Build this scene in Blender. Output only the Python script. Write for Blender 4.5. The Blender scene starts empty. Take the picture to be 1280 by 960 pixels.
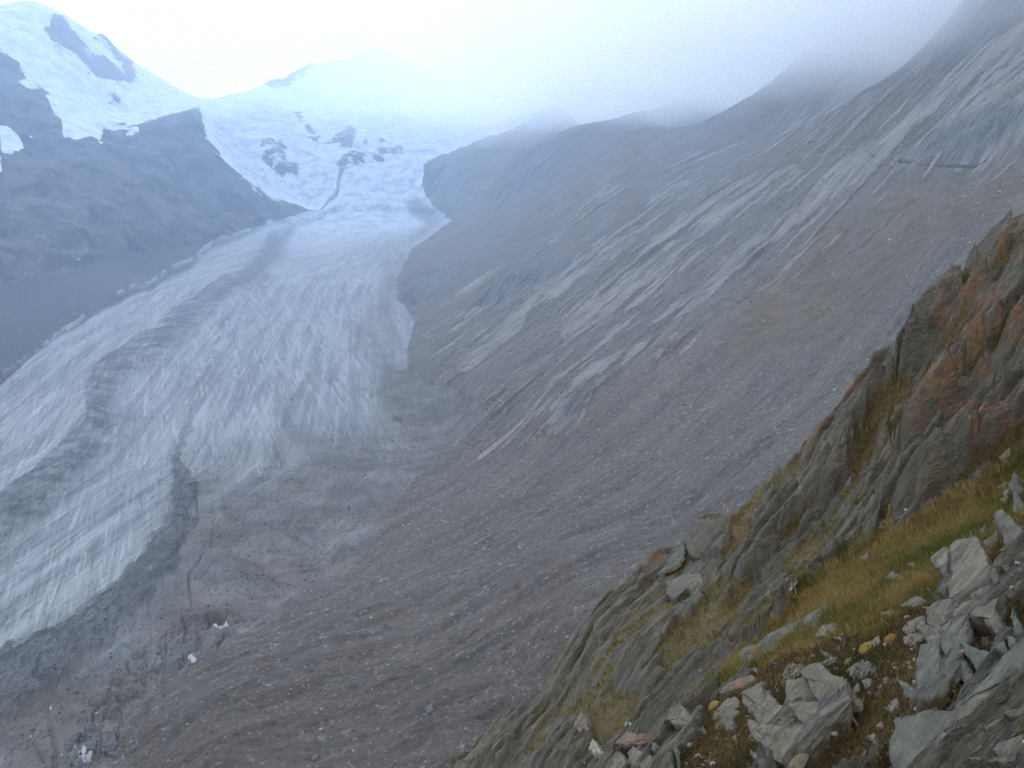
import bpy, math, random, time
import numpy as np
T0 = time.time()
R = math.radians
rng = np.random.default_rng(7)
random.seed(7)
scene = bpy.context.scene
COL = scene.collection

# ------------------------------------------------------------------ camera
F = 1203.0                       # focal length in photograph pixels (1280 wide)
PITCH = R(12.2)
CP, SP = math.cos(PITCH), math.sin(PITCH)
cam_d = bpy.data.cameras.new('camera')
cam_d.sensor_width = 36.0
cam_d.lens = 36.0 * F / 1280.0
cam_d.clip_start = 0.5
cam_d.clip_end = 40000.0
cam = bpy.data.objects.new('camera', cam_d)
COL.objects.link(cam)
cam.rotation_euler = (math.pi / 2 - PITCH, 0, 0)
scene.camera = cam

# ------------------------------------------------------------------ sun, sky, exposure
SUN_AZ, SUN_EL = R(-15.0), R(31.0)            # azimuth from +Y towards +X
sun_dir = (math.sin(SUN_AZ) * math.cos(SUN_EL), math.cos(SUN_AZ) * math.cos(SUN_EL), math.sin(SUN_EL))
sd = bpy.data.lights.new('sun', 'SUN')
sd.energy = 2.0
sd.angle = R(25)
sd.color = (1.0, 0.965, 0.91)
so = bpy.data.objects.new('sun', sd)
COL.objects.link(so)
from mathutils import Vector
so.rotation_euler = Vector(sun_dir).to_track_quat('Z', 'Y').to_euler()

world = bpy.data.worlds.new('World')
scene.world = world
world.use_nodes = True
wt = world.node_tree
for n in list(wt.nodes):
    wt.nodes.remove(n)

class NT:
    """tiny helper around a node tree"""
    def __init__(s, t): s.t = t
    def n(s, typ, **kw):
        nd = s.t.nodes.new(typ)
        for k, v in kw.items():
            setattr(nd, k, v)
        return nd
    def put(s, sock, v):
        if v is None: return
        if isinstance(v, bpy.types.NodeSocket): s.t.links.new(v, sock)
        else:
            try: sock.default_value = v
            except Exception:
                sock.default_value = (v, v, v) if len(sock.default_value) == 3 else (v, v, v, 1)
    def math(s, op, a, b=None, c=None, clamp=False):
        nd = s.n('ShaderNodeMath', operation=op); nd.use_clamp = clamp
        for i, v in enumerate((a, b, c)): s.put(nd.inputs[i], v)
        return nd.outputs[0]
    def vmath(s, op, a, b=None, scale=None):
        nd = s.n('ShaderNodeVectorMath', operation=op)
        s.put(nd.inputs[0], a); s.put(nd.inputs[1], b)
        if scale is not None: s.put(nd.inputs['Scale'], scale)
        return nd.outputs['Value'] if op in ('DOT_PRODUCT', 'LENGTH') else nd.outputs[0]
    def comb(s, x, y, z):
        nd = s.n('ShaderNodeCombineXYZ')
        for i, v in enumerate((x, y, z)): s.put(nd.inputs[i], v)
        return nd.outputs[0]
    def noise(s, vec, scale=1.0, detail=5.0, rough=0.55, dist=0.0, out=0):
        nd = s.n('ShaderNodeTexNoise')
        s.put(nd.inputs['Vector'], vec); s.put(nd.inputs['Scale'], scale)
        s.put(nd.inputs['Detail'], detail); s.put(nd.inputs['Roughness'], rough); s.put(nd.inputs['Distortion'], dist)
        return nd.outputs[out]
    def voro(s, vec, scale=1.0, feature='F1', out='Distance', rnd=1.0):
        nd = s.n('ShaderNodeTexVoronoi', feature=feature)
        s.put(nd.inputs['Vector'], vec); s.put(nd.inputs['Scale'], scale); s.put(nd.inputs['Randomness'], rnd)
        return nd.outputs[out]
    def ramp(s, f, lo, hi, a=0.0, b=1.0, kind='SMOOTHSTEP'):
        nd = s.n('ShaderNodeMapRange', interpolation_type=kind)
        s.put(nd.inputs[0], f); s.put(nd.inputs[1], lo); s.put(nd.inputs[2], hi); s.put(nd.inputs[3], a); s.put(nd.inputs[4], b)
        return nd.outputs[0]
    def mix(s, f, a, b, mode='MIX'):
        nd = s.n('ShaderNodeMix', data_type='RGBA', blend_type=mode)
        nd.clamp_factor = True
        s.put(nd.inputs[0], f)
        for k, v in ((6, a), (7, b)):
            if not isinstance(v, bpy.types.NodeSocket) and len(v) == 3: v = (*v, 1)
            s.put(nd.inputs[k], v)
        return nd.outputs[2]
    def attr(s, name):
        nd = s.n('ShaderNodeAttribute', attribute_name=name)
        return nd
    def sep(s, v):
        nd = s.n('ShaderNodeSeparateXYZ'); s.put(nd.inputs[0], v)
        return nd.outputs

w = NT(wt)
sky = w.n('ShaderNodeTexSky', sky_type='NISHITA', sun_disc=False, sun_elevation=SUN_EL,
          sun_rotation=SUN_AZ, altitude=2400, air_density=1.0, dust_density=2.0, ozone_density=1.0)
tc = w.n('ShaderNodeTexCoord').outputs['Generated']
dirn = w.vmath('NORMALIZE', tc)
sx, sy, sz = w.sep(dirn)
# cloud deck seen in perspective: stretch the pattern towards the horizon
den = w.math('ADD', w.math('MAXIMUM', sz, 0.0), 0.28)
cv = w.comb(w.math('DIVIDE', sx, den), w.math('DIVIDE', sy, den), 0.0)
c1 = w.noise(cv, 1.9, 7, 0.55, 0.35)
c2 = w.noise(cv, 0.9, 4, 0.5)
glow = w.math('POWER', w.math('MAXIMUM', w.vmath('DOT_PRODUCT', dirn, sun_dir), 0.0), 5.0)
# an overcast sky is about three times as bright overhead as at the horizon
over = w.math('MULTIPLY', w.math('ADD', 1.6, w.math('MULTIPLY', w.math('MAXIMUM', sz, 0.0), .75)), w.ramp(sz, -.12, -.02, .22, 1.0))
shade = w.math('ADD', w.math('MULTIPLY', over, w.ramp(c1, 0.3, 0.72, 0.80, 1.12)), w.math('MULTIPLY', glow, 1.7))
cloudcol = w.vmath('SCALE', w.mix(w.ramp(c1, 0.3, 0.66), (0.92, 0.955, 1.0), (1.0, 0.985, 0.955)), scale=shade)
skyc = w.vmath('SCALE', sky.outputs[0], scale=1.0)
bg1 = w.n('ShaderNodeBackground'); w.put(bg1.inputs[0], skyc); bg1.inputs[1].default_value = 0.09
bg2 = w.n('ShaderNodeBackground'); w.put(bg2.inputs[0], cloudcol); bg2.inputs[1].default_value = 1.0
mx = w.n('ShaderNodeMixShader')
w.put(mx.inputs[0], w.ramp(c2, 0.25, 0.5, 0.82, 1.0)); wt.links.new(bg1.outputs[0], mx.inputs[1]); wt.links.new(bg2.outputs[0], mx.inputs[2])
wo = w.n('ShaderNodeOutputWorld'); wt.links.new(mx.outputs[0], wo.inputs[0])

vs = scene.view_settings
vs.view_transform = 'Standard'; vs.look = 'None'; vs.exposure = 0.06; vs.gamma = 1.0; vs.use_curve_mapping = False
scene.display_settings.display_device = 'sRGB'
cy = scene.cycles
cy.max_bounces = 8; cy.diffuse_bounces = 3; cy.glossy_bounces = 1; cy.transmission_bounces = 1; cy.volume_bounces = 6
cy.transparent_max_bounces = 8
cy.use_denoising = True; cy.denoiser = 'OPENIMAGEDENOISE'; cy.denoising_input_passes = 'RGB_ALBEDO_NORMAL'; cy.denoising_prefilter = 'NONE'; cy.denoising_quality = 'HIGH'
cy.volume_max_steps = 64
cy.use_adaptive_sampling = False
scene.render.filter_size = 1.5 if hasattr(scene.render, 'filter_size') else 1.5

# ------------------------------------------------------------------ projection helpers
def ray(u, v):
    u = np.asarray(u, float); v = np.asarray(v, float)
    a = (u - 640) / F; b = (480 - v) / F
    return a, CP + b * SP, -SP + b * CP
def polar(u, v):
    """pixel of the photograph -> azimuth, tangent of the elevation"""
    x, y, z = ray(u, v)
    return np.arctan2(x, y), z / np.hypot(x, y)
def proj(x, y, z):
    yc = y * CP - z * SP; zc = y * SP + z * CP
    yc = np.maximum(yc, 1e-3)
    return 640 + F * x / yc, 480 - F * zc / yc
def sst(a, b, x):
    t = np.clip((x - a) / (b - a), 0, 1)
    return t * t * (3 - 2 * t)

# ------------------------------------------------------------------ noise (numpy)
_perm = rng.permutation(4096).astype(np.int64)
_g = rng.normal(size=(4096, 3)); _g /= np.linalg.norm(_g, axis=1)[:, None]
_g = _g.astype(np.float32)
def perlin(x, y, z=None, seed=0):
    x = np.asarray(x, np.float64); y = np.asarray(y, np.float64)
    xi = np.floor(x).astype(np.int64); yi = np.floor(y).astype(np.int64)
    xf = (x - xi).astype(np.float32); yf = (y - yi).astype(np.float32)
    fx = xf * xf * xf * (xf * (xf * 6 - 15) + 10); fy = yf * yf * yf * (yf * (yf * 6 - 15) + 10)
    if z is None:
        def c(dx, dy):
            h = _perm[(_perm[(xi + dx + seed * 71) & 4095] + yi + dy) & 4095]
            g = _g[h]; return (g[..., 0] * (xf - dx) + g[..., 1] * (yf - dy)) * 1.6
        a = c(0, 0); b = c(1, 0); d = c(0, 1); e = c(1, 1)
        p = a + fx * (b - a); q = d + fx * (e - d)
        return p + fy * (q - p)
    z = np.asarray(z, np.float64)
    zi = np.floor(z).astype(np.int64); zf = (z - zi).astype(np.float32)
    fz = zf * zf * zf * (zf * (zf * 6 - 15) + 10)
    def c(dx, dy, dz):
        h = _perm[(_perm[(_perm[(xi + dx + seed * 71) & 4095] + yi + dy) & 4095] + zi + dz) & 4095]
        g = _g[h]; return (g[..., 0] * (xf - dx) + g[..., 1] * (yf - dy) + g[..., 2] * (zf - dz)) * 1.5
    o = []
    for dz in (0, 1):
        a = c(0, 0, dz); b = c(1, 0, dz); d = c(0, 1, dz); e = c(1, 1, dz)
        p = a + fx * (b - a); q = d + fx * (e - d)
        o.append(p + fy * (q - p))
    return o[0] + fz * (o[1] - o[0])
def fbm(x, y, z=None, octv=4, seed=0, gain=0.5, lac=2.03):
    s = 0; a = 1.0; k = 1.0
    for i in range(octv):
        s = s + a * perlin(np.asarray(x) * k, np.asarray(y) * k, None if z is None else np.asarray(z) * k, seed + i)
        a *= gain; k *= lac
    return s

class RBF:
    """smooth surface through scattered values"""
    def __init__(s, a, l, e, c=0.06, lam=1e-4):
        s.a = np.asarray(a); s.l = np.asarray(l); s.c = c
        n = len(s.a)
        K = s.k(s.a[:, None] - s.a[None], s.l[:, None] - s.l[None]) + 0.0
        K[np.diag_indices(n)] -= lam
        Pm = np.stack([np.ones(n), s.a, s.l], 1)
        A = np.block([[K, Pm], [Pm.T, np.zeros((3, 3))]])
        s.w = np.linalg.solve(A, np.concatenate([e, np.zeros(3)]))
    def k(s, da, dl): return np.sqrt((da * 2.2) ** 2 + dl ** 2 + s.c ** 2)
    def __call__(s, a, l):
        a = np.asarray(a, np.float32).ravel(); l = np.asarray(l, np.float32).ravel()
        o = np.empty(a.shape, np.float64); n = len(s.a)
        wv = s.w.astype(np.float32); pa = s.a.astype(np.float32); pl = s.l.astype(np.float32)
        for i in range(0, len(a), 40000):
            aa = a[i:i + 40000]; ll = l[i:i + 40000]
            K = s.k(aa[:, None] - pa[None], ll[:, None] - pl[None])
            o[i:i + 40000] = K @ wv[:n] + wv[n] + wv[n + 1] * aa + wv[n + 2] * ll
        return o

def inpoly(u, v, poly):
    p = np.asarray(poly, float); r = np.zeros(u.shape, bool)
    n = len(p); j = n - 1
    for i in range(n):
        xi, yi = p[i]; xj, yj = p[j]
        if yi != yj:
            r ^= ((yi > v) != (yj > v)) & (u < (xj - xi) * (v - yi) / (yj - yi) + xi)
        j = i
    return r
def dline(u, v, line, closed=False):
    """distance to a polyline and position along it (0..1)"""
    p = np.asarray(line, float)
    if closed: p = np.vstack([p, p[:1]])
    best = np.full(u.shape, 1e9); tb = np.zeros(u.shape)
    m = len(p) - 1
    for i in range(m):
        d = p[i + 1] - p[i]; L = max(d @ d, 1e-9)
        t = np.clip(((u - p[i, 0]) * d[0] + (v - p[i, 1]) * d[1]) / L, 0, 1)
        q = np.hypot(u - p[i, 0] - t * d[0], v - p[i, 1] - t * d[1])
        k = q < best
        best[k] = q[k]; tb[k] = (i + t[k]) / m
    return best, tb
def sdpoly(u, v, poly):
    d, _ = dline(u, v, poly, True)
    return np.where(inpoly(u, v, poly), d, -d)
def pmask(u, v, poly, soft=4.0):
    return sst(-soft, soft, sdpoly(u, v, poly))

# ------------------------------------------------------------------ objects helpers
def mesh_obj(name, verts, faces, mat, parent=None, smooth=False):
    me = bpy.data.meshes.new(name)
    verts = np.asarray(verts, np.float32); faces = np.asarray(faces, np.int32)
    k = faces.shape[1]
    me.vertices.add(len(verts)); me.vertices.foreach_set('co', verts.ravel())
    me.loops.add(faces.size); me.loops.foreach_set('vertex_index', faces.ravel())
    me.polygons.add(len(faces)); me.polygons.foreach_set('loop_start', np.arange(0, faces.size, k, dtype=np.int32))
    if smooth: me.polygons.foreach_set('use_smooth', np.ones(len(faces), bool))
    me.update(calc_edges=True)
    me.materials.append(mat)
    o = bpy.data.objects.new(name, me); COL.objects.link(o)
    if parent: o.parent = parent
    return o
def set_attr(o, name, arr):
    arr = np.asarray(arr, np.float32)
    if arr.ndim == 1:
        a = o.data.attributes.new(name, 'FLOAT', 'POINT'); a.data.foreach_set('value', arr)
    else:
        a = o.data.attributes.new(name, 'FLOAT_VECTOR', 'POINT'); a.data.foreach_set('vector', arr.ravel())
def tag(o, label=None, cat=None, group=None, kind=None):
    if label: o['label'] = label
    if cat: o['category'] = cat
    if group: o['group'] = group
    if kind: o['kind'] = kind
    return o
def new_mat(name, rough=0.9, spec=0.25):
    m = bpy.data.materials.new(name); m.use_nodes = True
    t = m.node_tree; b = t.nodes['Principled BSDF']
    b.inputs['Roughness'].default_value = rough
    b.inputs['Specular IOR Level'].default_value = spec
    return m, NT(t), b
def bump(nt, b, h, strength=0.5, dist=0.1):
    nd = nt.n('ShaderNodeBump'); nd.inputs['Strength'].default_value = strength; nd.inputs['Distance'].default_value = dist
    nt.put(nd.inputs['Height'], h); nt.t.links.new(nd.outputs[0], b.inputs['Normal'])

# ================================================================== FAR TERRAIN
def gl(u, v, lift=0.0):
    """range of a pixel on the sloping glacier surface z = -322 + 0.045 y + lift"""
    x, y, z = ray(u, v)
    t = (-322.5 + lift) / (z - 0.045 * y)
    return float(t * math.hypot(x, y))
ctl = []
for u, v in [(0, 960), (0, 820), (0, 700), (0, 600), (0, 500), (0, 430), (0, 370), (60, 430), (150, 370), (150, 600), (150, 720), (100, 860),
             (300, 780), (300, 650), (300, 500), (450, 600), (450, 500), (430, 420), (400, 350), (300, 350), (200, 400), (470, 300),
             (515, 285), (430, 275), (350, 285), (535, 580), (475, 640), (415, 730), (325, 785), (195, 855), (135, 935), (505, 470),
             (515, 400), (492, 365), (512, 318), (250, 420), (380, 460), (370, 560), (-300, 700), (-300, 500), (-200, 900), (50, 1100),
             (250, 312), (170, 330), (560, 530)]:
    ctl.append((u, v, gl(u, v)))
ctl += [
    # left mountain, spur and snow shoulder
    (0, 300, 2500), (0, 250, 2750), (0, 190, 3100), (0, 140, 3500), (0, 70, 4100), (0, 8, 4700), (60, 8, 4750), (85, 25, 4800), (130, 50, 4900),
    (165, 77, 5000), (200, 97, 5150), (235, 117, 5300), (60, 60, 4350), (100, 100, 4300), (130, 130, 4250), (60, 130, 3700), (60, 200, 3100),
    (60, 270, 2650), (130, 260, 2800), (130, 200, 3200), (160, 160, 3700), (200, 215, 3300), (200, 270, 2950), (245, 139, 3900), (220, 160, 3700),
    (262, 180, 3720), (245, 200, 3500), (245, 260, 3150), (300, 225, 3500), (300, 260, 3350), (345, 250, 3650), (370, 265, 3700),
    (200, 140, 4350), (235, 134, 4500), (160, 146, 4250), (-200, 0, 4300), (-300, 200, 2700), (-300, -40, 4500), (-150, 330, 2250),
    # saddle, plateau, summit
    (300, 116, 5900), (335, 104, 6600), (360, 98, 7000), (385, 82, 7200), (410, 78, 7400), (445, 71, 7700), (472, 60, 8000), (500, 78, 8000), (540, 93, 7900),
    (590, 108, 7600), (650, 120, 7300), (350, 120, 6100), (420, 112, 6400), (500, 118, 6400), (560, 130, 6200), (620, 140, 6100), (680, 140, 6300),
    # ice fall
    (275, 140, 5000), (300, 150, 4950), (275, 170, 4400), (300, 200, 4200), (330, 190, 4350), (325, 160, 4800), (370, 145, 5100), (370, 195, 4450), (390, 240, 4080),
    (395, 205, 4300), (430, 165, 4900), (450, 190, 4450), (440, 207, 4250), (425, 240, 4020), (480, 195, 4450), (475, 225, 4150), (505, 165, 5000), (550, 175, 5100),
    (510, 200, 4400), (600, 160, 5500), (650, 150, 5900),
    # spurs on the right
    (527, 212, 4150), (527, 243, 4000), (540, 262, 3820), (562, 270, 3700), (545, 197, 4350), (600, 178, 4550), (640, 163, 4700), (600, 205, 4200), (580, 242, 3850),
    (700, 135, 5100), (605, 262, 3150), (560, 290, 3000), (628, 228, 3350), (638, 205, 3450), (660, 190, 3600), (705, 166, 3800), (780, 147, 4150), (860, 120, 4500),
    (700, 220, 3100), (650, 270, 2750), (560, 318, 2500), (600, 298, 2650), (650, 232, 3900), (730, 195, 4300),
    # right hillside
    (570, 332, 2150), (520, 375, 1900), (650, 300, 2250), (750, 250, 2300), (850, 200, 2500), (780, 192, 3000), (850, 165, 3100), (925, 128, 3200), (1000, 70, 3400), (1080, 20, 3600),
    (960, 170, 2700), (600, 400, 1500), (550, 430, 1450), (700, 400, 1320), (700, 330, 1700), (560, 500, 1130), (600, 500, 1040), (640, 540, 930), (700, 500, 930), (800, 400, 1150), (800, 320, 1500),
    (900, 300, 1400), (1000, 250, 1420), (1000, 185, 1900), (1060, 130, 2150), (1120, 93, 2300), (1180, 40, 2500), (1100, 190, 1430), (1150, 120, 1600), (1185, 80, 1700), (1280, 28, 1700),
    (1230, 205, 1200), (1210, 140, 1420), (1280, 140, 1250), (1280, 240, 900), (1150, 270, 1050), (1100, 350, 860), (1000, 350, 1040), (1000, 420, 820), (1000, 500, 640), (900, 500, 740), (900, 400, 950),
    (800, 500, 810), (800, 600, 640), (700, 600, 710), (600, 600, 810), (600, 700, 600), (700, 700, 515), (500, 700, 650), (500, 800, 510), (600, 800, 460), (400, 800, 530), (400, 900, 440),
    (500, 950, 385), (600, 900, 390), (650, 850, 405), (300, 900, 455), (250, 950, 435), (700, 800, 405), (860, 650, 510), (950, 560, 560), (1200, 330, 720), (1270, 270, 800), (1060, 450, 660),
    (1500, 60, 1500), (1500, 250, 800), (1700, -100, 1700), (1500, -200, 2200), (1280, -100, 2300),
    (900, 750, 360), (1100, 650, 380), (1200, 500, 470), (900, 960, 250), (600, 1100, 280), (300, 1200, 330), (1300, 700, 300), (1500, 600, 330)]
U, V, RR = map(np.array, zip(*ctl))
A_, E_ = polar(U, V)
L_ = np.log(RR)
# the ground falls away behind the sky lines
ex = []
for u, v, r in [(0, 8, 4700), (60, 8, 4750), (85, 25, 4800), (130, 50, 4900), (165, 77, 5000), (200, 97, 5150), (-200, 0, 4300), (360, 98, 7000),
                (385, 82, 7200), (410, 78, 7400), (445, 71, 7700), (472, 60, 8000), (500, 78, 8000), (540, 93, 7900), (590, 108, 7600),
                (925, 128, 3200), (1000, 70, 3400), (780, 147, 4150)]:
    a, e = polar(u, v)
    ex.append((a, math.log(r * 1.22), e - 0.05))
ex = np.array(ex)
rbf = RBF(np.r_[A_, ex[:, 0]], np.r_[L_, ex[:, 1]], np.r_[E_, ex[:, 2]], c=0.05, lam=2e-3)

az = np.concatenate([np.linspace(R(-80), R(-33), 40)[:-1], np.linspace(R(-33), R(33), 780), np.linspace(R(33), R(85), 46)[1:]])
lr = np.concatenate([np.linspace(math.log(170), math.log(330), 60)[:-1], np.linspace(math.log(330), math.log(2200), 480)[:-1],
                     np.linspace(math.log(2200), math.log(9000), 250)])
NA, NL = len(az), len(lr)
AZ, LR = np.meshgrid(az, lr, indexing='ij')
RAD = np.exp(LR)
Eb = rbf(AZ, LR).reshape(AZ.shape)
print('rbf', time.time() - T0)
X = RAD * np.sin(AZ); Y = RAD * np.cos(AZ); Z = RAD * Eb
PU, PV = proj(X, Y, Z)
# jittered picture coordinates so that traced borders come out ragged
JU = PU + 5.0 * fbm(X / (RAD * .02), Y / (RAD * .03), octv=4, seed=3)
JV = PV + 3.0 * fbm(X / (RAD * .02), Y / (RAD * .03), octv=4, seed=13)

GLA = [(-700, 900), (-500, 420), (0, 352), (80, 338), (150, 320), (250, 302), (330, 279), (395, 263), (420, 240), (425, 215), (470, 205), (525, 236), (540, 262), (562, 276),
       (540, 292), (515, 312), (495, 350), (493, 370), (520, 402), (508, 440), (510, 470), (560, 486), (612, 510), (565, 560), (540, 580), (482, 640), (465, 685), (420, 730), (335, 782),
       (280, 805), (200, 855), (145, 930), (130, 990), (0, 1500), (-700, 1500)]
sd_g = sdpoly(JU, JV, GLA)
is_gl = (sd_g > 0) & (RAD < 5200)
gmask = sst(-6, 6, sd_g) * (RAD < 5200)
# left mountain / far snow region
MTN = [(-900, 500), (-500, 420), (0, 352), (80, 338), (150, 320), (250, 302), (330, 279), (395, 263), (420, 240), (425, 215), (470, 205), (525, 236), (528, 208), (545, 196),
       (640, 162), (700, 130), (760, 60), (760, -900), (-900, -900)]
is_mt = (~is_gl) & inpoly(JU, JV, MTN) & (RAD > 2000)

# ---- detail relief
SLP = np.interp(LR, np.log([300, 420, 600, 1000, 1400, 3000]), [-.2, -.05, .55, 1.45, 1.8, 1.9])
SC = (LR - SLP * AZ) * 1000.0 - 6000.0; SA = (AZ + .35 * LR) * 1000.0
def octrelief(lams, amp, seed, ridged=False, sx=1.0, rot=None):
    out = np.zeros_like(X)
    a, b = (X, Y) if rot is None else (SA, SC)
    for i, lam in enumerate(lams):
        wgt = sst(0.9, 2.2, lam / (RAD * 0.0022)) * (1 - sst(0.09, 0.16, lam / RAD))
        if wgt.max() <= 0: continue
        n = perlin(a / (lam * sx), b / lam, Z / lam * (.5 if rot is None else 0), seed + i)
        if ridged: n = 0.45 - np.abs(n) * 1.8
        out += wgt * amp * lam * n
    return out
lam_all = [360, 180, 90, 45, 24, 12, 6, 3.2, 1.7]
FALL = math.atan2(0.53, 0.85)              # direction of the fall line of the right hillside
rel_rock = octrelief(lam_all, 0.085, 20, True, 1.0)
rel_streak = octrelief([150, 80, 40, 20, 10, 5, 2.6], 0.055, 40, True, 5.0, FALL)
rel_scree = octrelief([120, 60, 30, 12, 6, 3, 1.6], 0.02, 60, False, 3.0, FALL)
rel_ice = octrelief([60, 28, 14, 7, 3.5, 1.8], 0.012, 80, False, 1.0)
print('relief', time.time() - T0)

# hillside zones (rock slabs, grass) traced on the ground
SLAB = [[(595, 570), (640, 535), (700, 490), (800, 415), (900, 330), (985, 262), (1060, 200), (1120, 155), (1185, 85), (1290, 20), (1290, 150), (1235, 130), (1190, 200), (1140, 205), (1065, 232),
         (1000, 285), (930, 335), (870, 380), (790, 440), (700, 505), (640, 548), (605, 572)],
        [(690, 410), (740, 370), (830, 290), (905, 230), (990, 205), (1010, 225), (960, 260), (900, 310), (840, 350), (770, 405), (710, 425)],
        [(680, 545), (700, 505), (740, 500), (735, 520), (700, 550)],
        [(800, 462), (840, 425), (880, 405), (870, 425), (830, 455)],
        [(620, 400), (670, 360), (760, 300), (830, 240), (860, 225), (850, 255), (780, 310), (700, 365), (640, 405)],
        [(1185, 215), (1240, 150), (1285, 90), (1285, 150), (1235, 215)],
        [(560, 460), (600, 420), (660, 390), (650, 410), (600, 450)]]
slab = np.zeros_like(X)
for p in SLAB: slab = np.maximum(slab, pmask(JU, JV, p, 7))
stk = perlin(SA / 240, SC / 45, seed=91) + .9 * perlin(SA / 110, SC / 15, seed=92) + .7 * perlin(SA / 40, SC / 6, seed=93)
zone = pmask(JU, JV, [(530, 400), (600, 340), (760, 200), (900, 150), (1180, 60), (1300, 0), (1300, 230), (1100, 300), (960, 370), (800, 490), (690, 560), (590, 570), (540, 500)], 30)
slab = np.clip(np.maximum(slab * sst(-0.5, 0.1, stk), zone * sst(0.22, 0.75, stk) * 0.82), 0, 1)
GRASS = [[(760, 250), (900, 150), (1010, 80), (1130, 60), (1170, 90), (1080, 190), (960, 235), (850, 290), (760, 330)],
         [(960, 340), (1040, 270), (1160, 225), (1250, 215), (1290, 205), (1290, 240), (1180, 300), (1100, 370), (1020, 420), (950, 440), (900, 440)],
         [(640, 290), (760, 180), (900, 140), (800, 240), (700, 300)]]
gr = np.zeros_like(X)
for p in GRASS: gr = np.maximum(gr, pmask(JU, JV, p, 22))
gr = gr * sst(-0.45, 0.25, fbm(X / (RAD * .05), Y / (RAD * .05), octv=4, seed=31)) * (1 - slab)
CLIFF = [[(493, 372), (500, 352), (520, 340), (600, 312), (640, 285), (640, 300), (560, 345), (520, 385)], [(600, 378), (640, 350), (720, 320), (700, 345), (640, 370), (605, 385)],
         [(560, 275), (525, 245), (527, 205), (560, 195), (600, 215), (590, 250)], [(605, 262), (630, 222), (640, 195), (700, 170), (690, 205), (640, 260)],
         [(1140, 195), (1170, 165), (1230, 140), (1290, 120), (1290, 150), (1230, 190), (1180, 205)], [(690, 545), (705, 510), (730, 500), (735, 520)],
         [(525, 245), (560, 262), (570, 275), (530, 262)]]
clf = np.zeros_like(X)
for p in CLIFF: clf = np.maximum(clf, pmask(JU, JV, p, 8))
# glacier zones ------------------------------------------------------
SA0 = X * .5 + Y * .86; SC0 = -X * .86 + Y * .5
CL = [(-200, 800), (0, 634), (40, 606), (90, 560), (108, 540), (110, 490), (130, 461), (180, 426), (250, 371), (310, 337), (326, 318), (335, 300)]   # foot line of the clean ice strip
d_cl, t_cl = dline(JU, JV, CL)
right_of = inpoly(JU, JV, CL + [(420, 262), (1500, 300), (1500, 1500), (-200, 1500)])
bw = np.interp(t_cl, [0, .2, .45, .6, .8, 1], [70, 55, 46, 46, 30, 22])
band = right_of * sst(bw, bw * .35, d_cl) * np.clip(0.9 + 0.9 * fbm(SA0 / 60, SC0 / 14, octv=3, seed=5), 0, 1.2)
MED = [(352, 322), (318, 362), (285, 405), (258, 450), (242, 492), (232, 540), (222, 580), (232, 612), (226, 650), (205, 690), (165, 745), (110, 792), (50, 830), (0, 855), (-200, 960)]
d_m, t_m = dline(JU, JV, MED); d_m = d_m + 7 * fbm(X / 16, Y / 26, octv=5, seed=6, gain=.7)
mw = np.interp(t_m, [0, .28, .42, .49, .6, .78, 1], [3, 3, 5, 17, 19, 31, 60])
med = sst(mw, mw * .55, d_m) * (.35 + .65 * sst(.32, .5, t_m))
LEFT = [(-500, 800), (-300, 660), (0, 492), (30, 462), (70, 432), (150, 385), (230, 345), (262, 318), (330, 288), (395, 266), (395, 230), (-500, 230)]
left = pmask(JU, JV, LEFT, 8)
for ln, wd in (([(-100, 540), (0, 476), (60, 436), (110, 398)], 4), ([(150, 372), (205, 346), (245, 322), (272, 304), (330, 284), (395, 266)], 4.5)):
    dd, _ = dline(JU, JV, ln); left = left * (1 - 0.75 * sst(wd, wd * .4, dd) * sst(-.3, .2, fbm(JU / 12, JV / 12, octv=2, seed=8)))
MID2 = [(300, 345), (320, 322), (345, 300), (362, 292), (352, 325), (320, 352), (270, 380)]
left = np.maximum(left, 0.8 * pmask(JU, JV, MID2, 7))
dd, _ = dline(JU, JV, [(400, 262), (422, 246), (425, 225), (428, 212), (445, 208)]); left = np.maximum(left, 0.8 * sst(4, 1.5, dd))
BROWN = [(235, 600), (330, 585), (380, 545), (500, 545), (480, 470), (560, 440), (760, 510), (660, 620), (600, 690), (560, 745), (510, 800), (430, 860), (300, 960), (200, 1100), (-100, 1100), (-60, 900), (60, 850), (160, 780), (225, 680)]
brown = sst(-62, 58, sdpoly(JU, JV, BROWN) + 22 * fbm(X / 90, Y / 160, octv=4, seed=18)) * (0.97 + 0.35 * fbm(X / 60, Y / 60, octv=4, seed=17))
brown = np.clip(brown + 0.9 * pmask(JU, JV, [(480, 455), (515, 462), (620, 508), (545, 575), (485, 640), (465, 640), (520, 560), (480, 500)], 12), 0, 1.0)
brown = np.maximum(brown, 0.75 * pmask(JU, JV, [(500, 310), (560, 275), (520, 250), (510, 262), (530, 280)], 8))
brown = np.maximum(brown, .55 * pmask(JU, JV, [(490, 300), (520, 330), (495, 400), (515, 440), (470, 470), (440, 420), (470, 370)], 16))
d_b, _ = dline(JU, JV, [(384, 472), (368, 500), (358, 520), (365, 545)]); brown = np.maximum(brown, .6 * sst(9, 3, d_b))
debris = np.clip(np.maximum.reduce([band * .72, med * .92, left * .95]), 0, 1)
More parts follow.
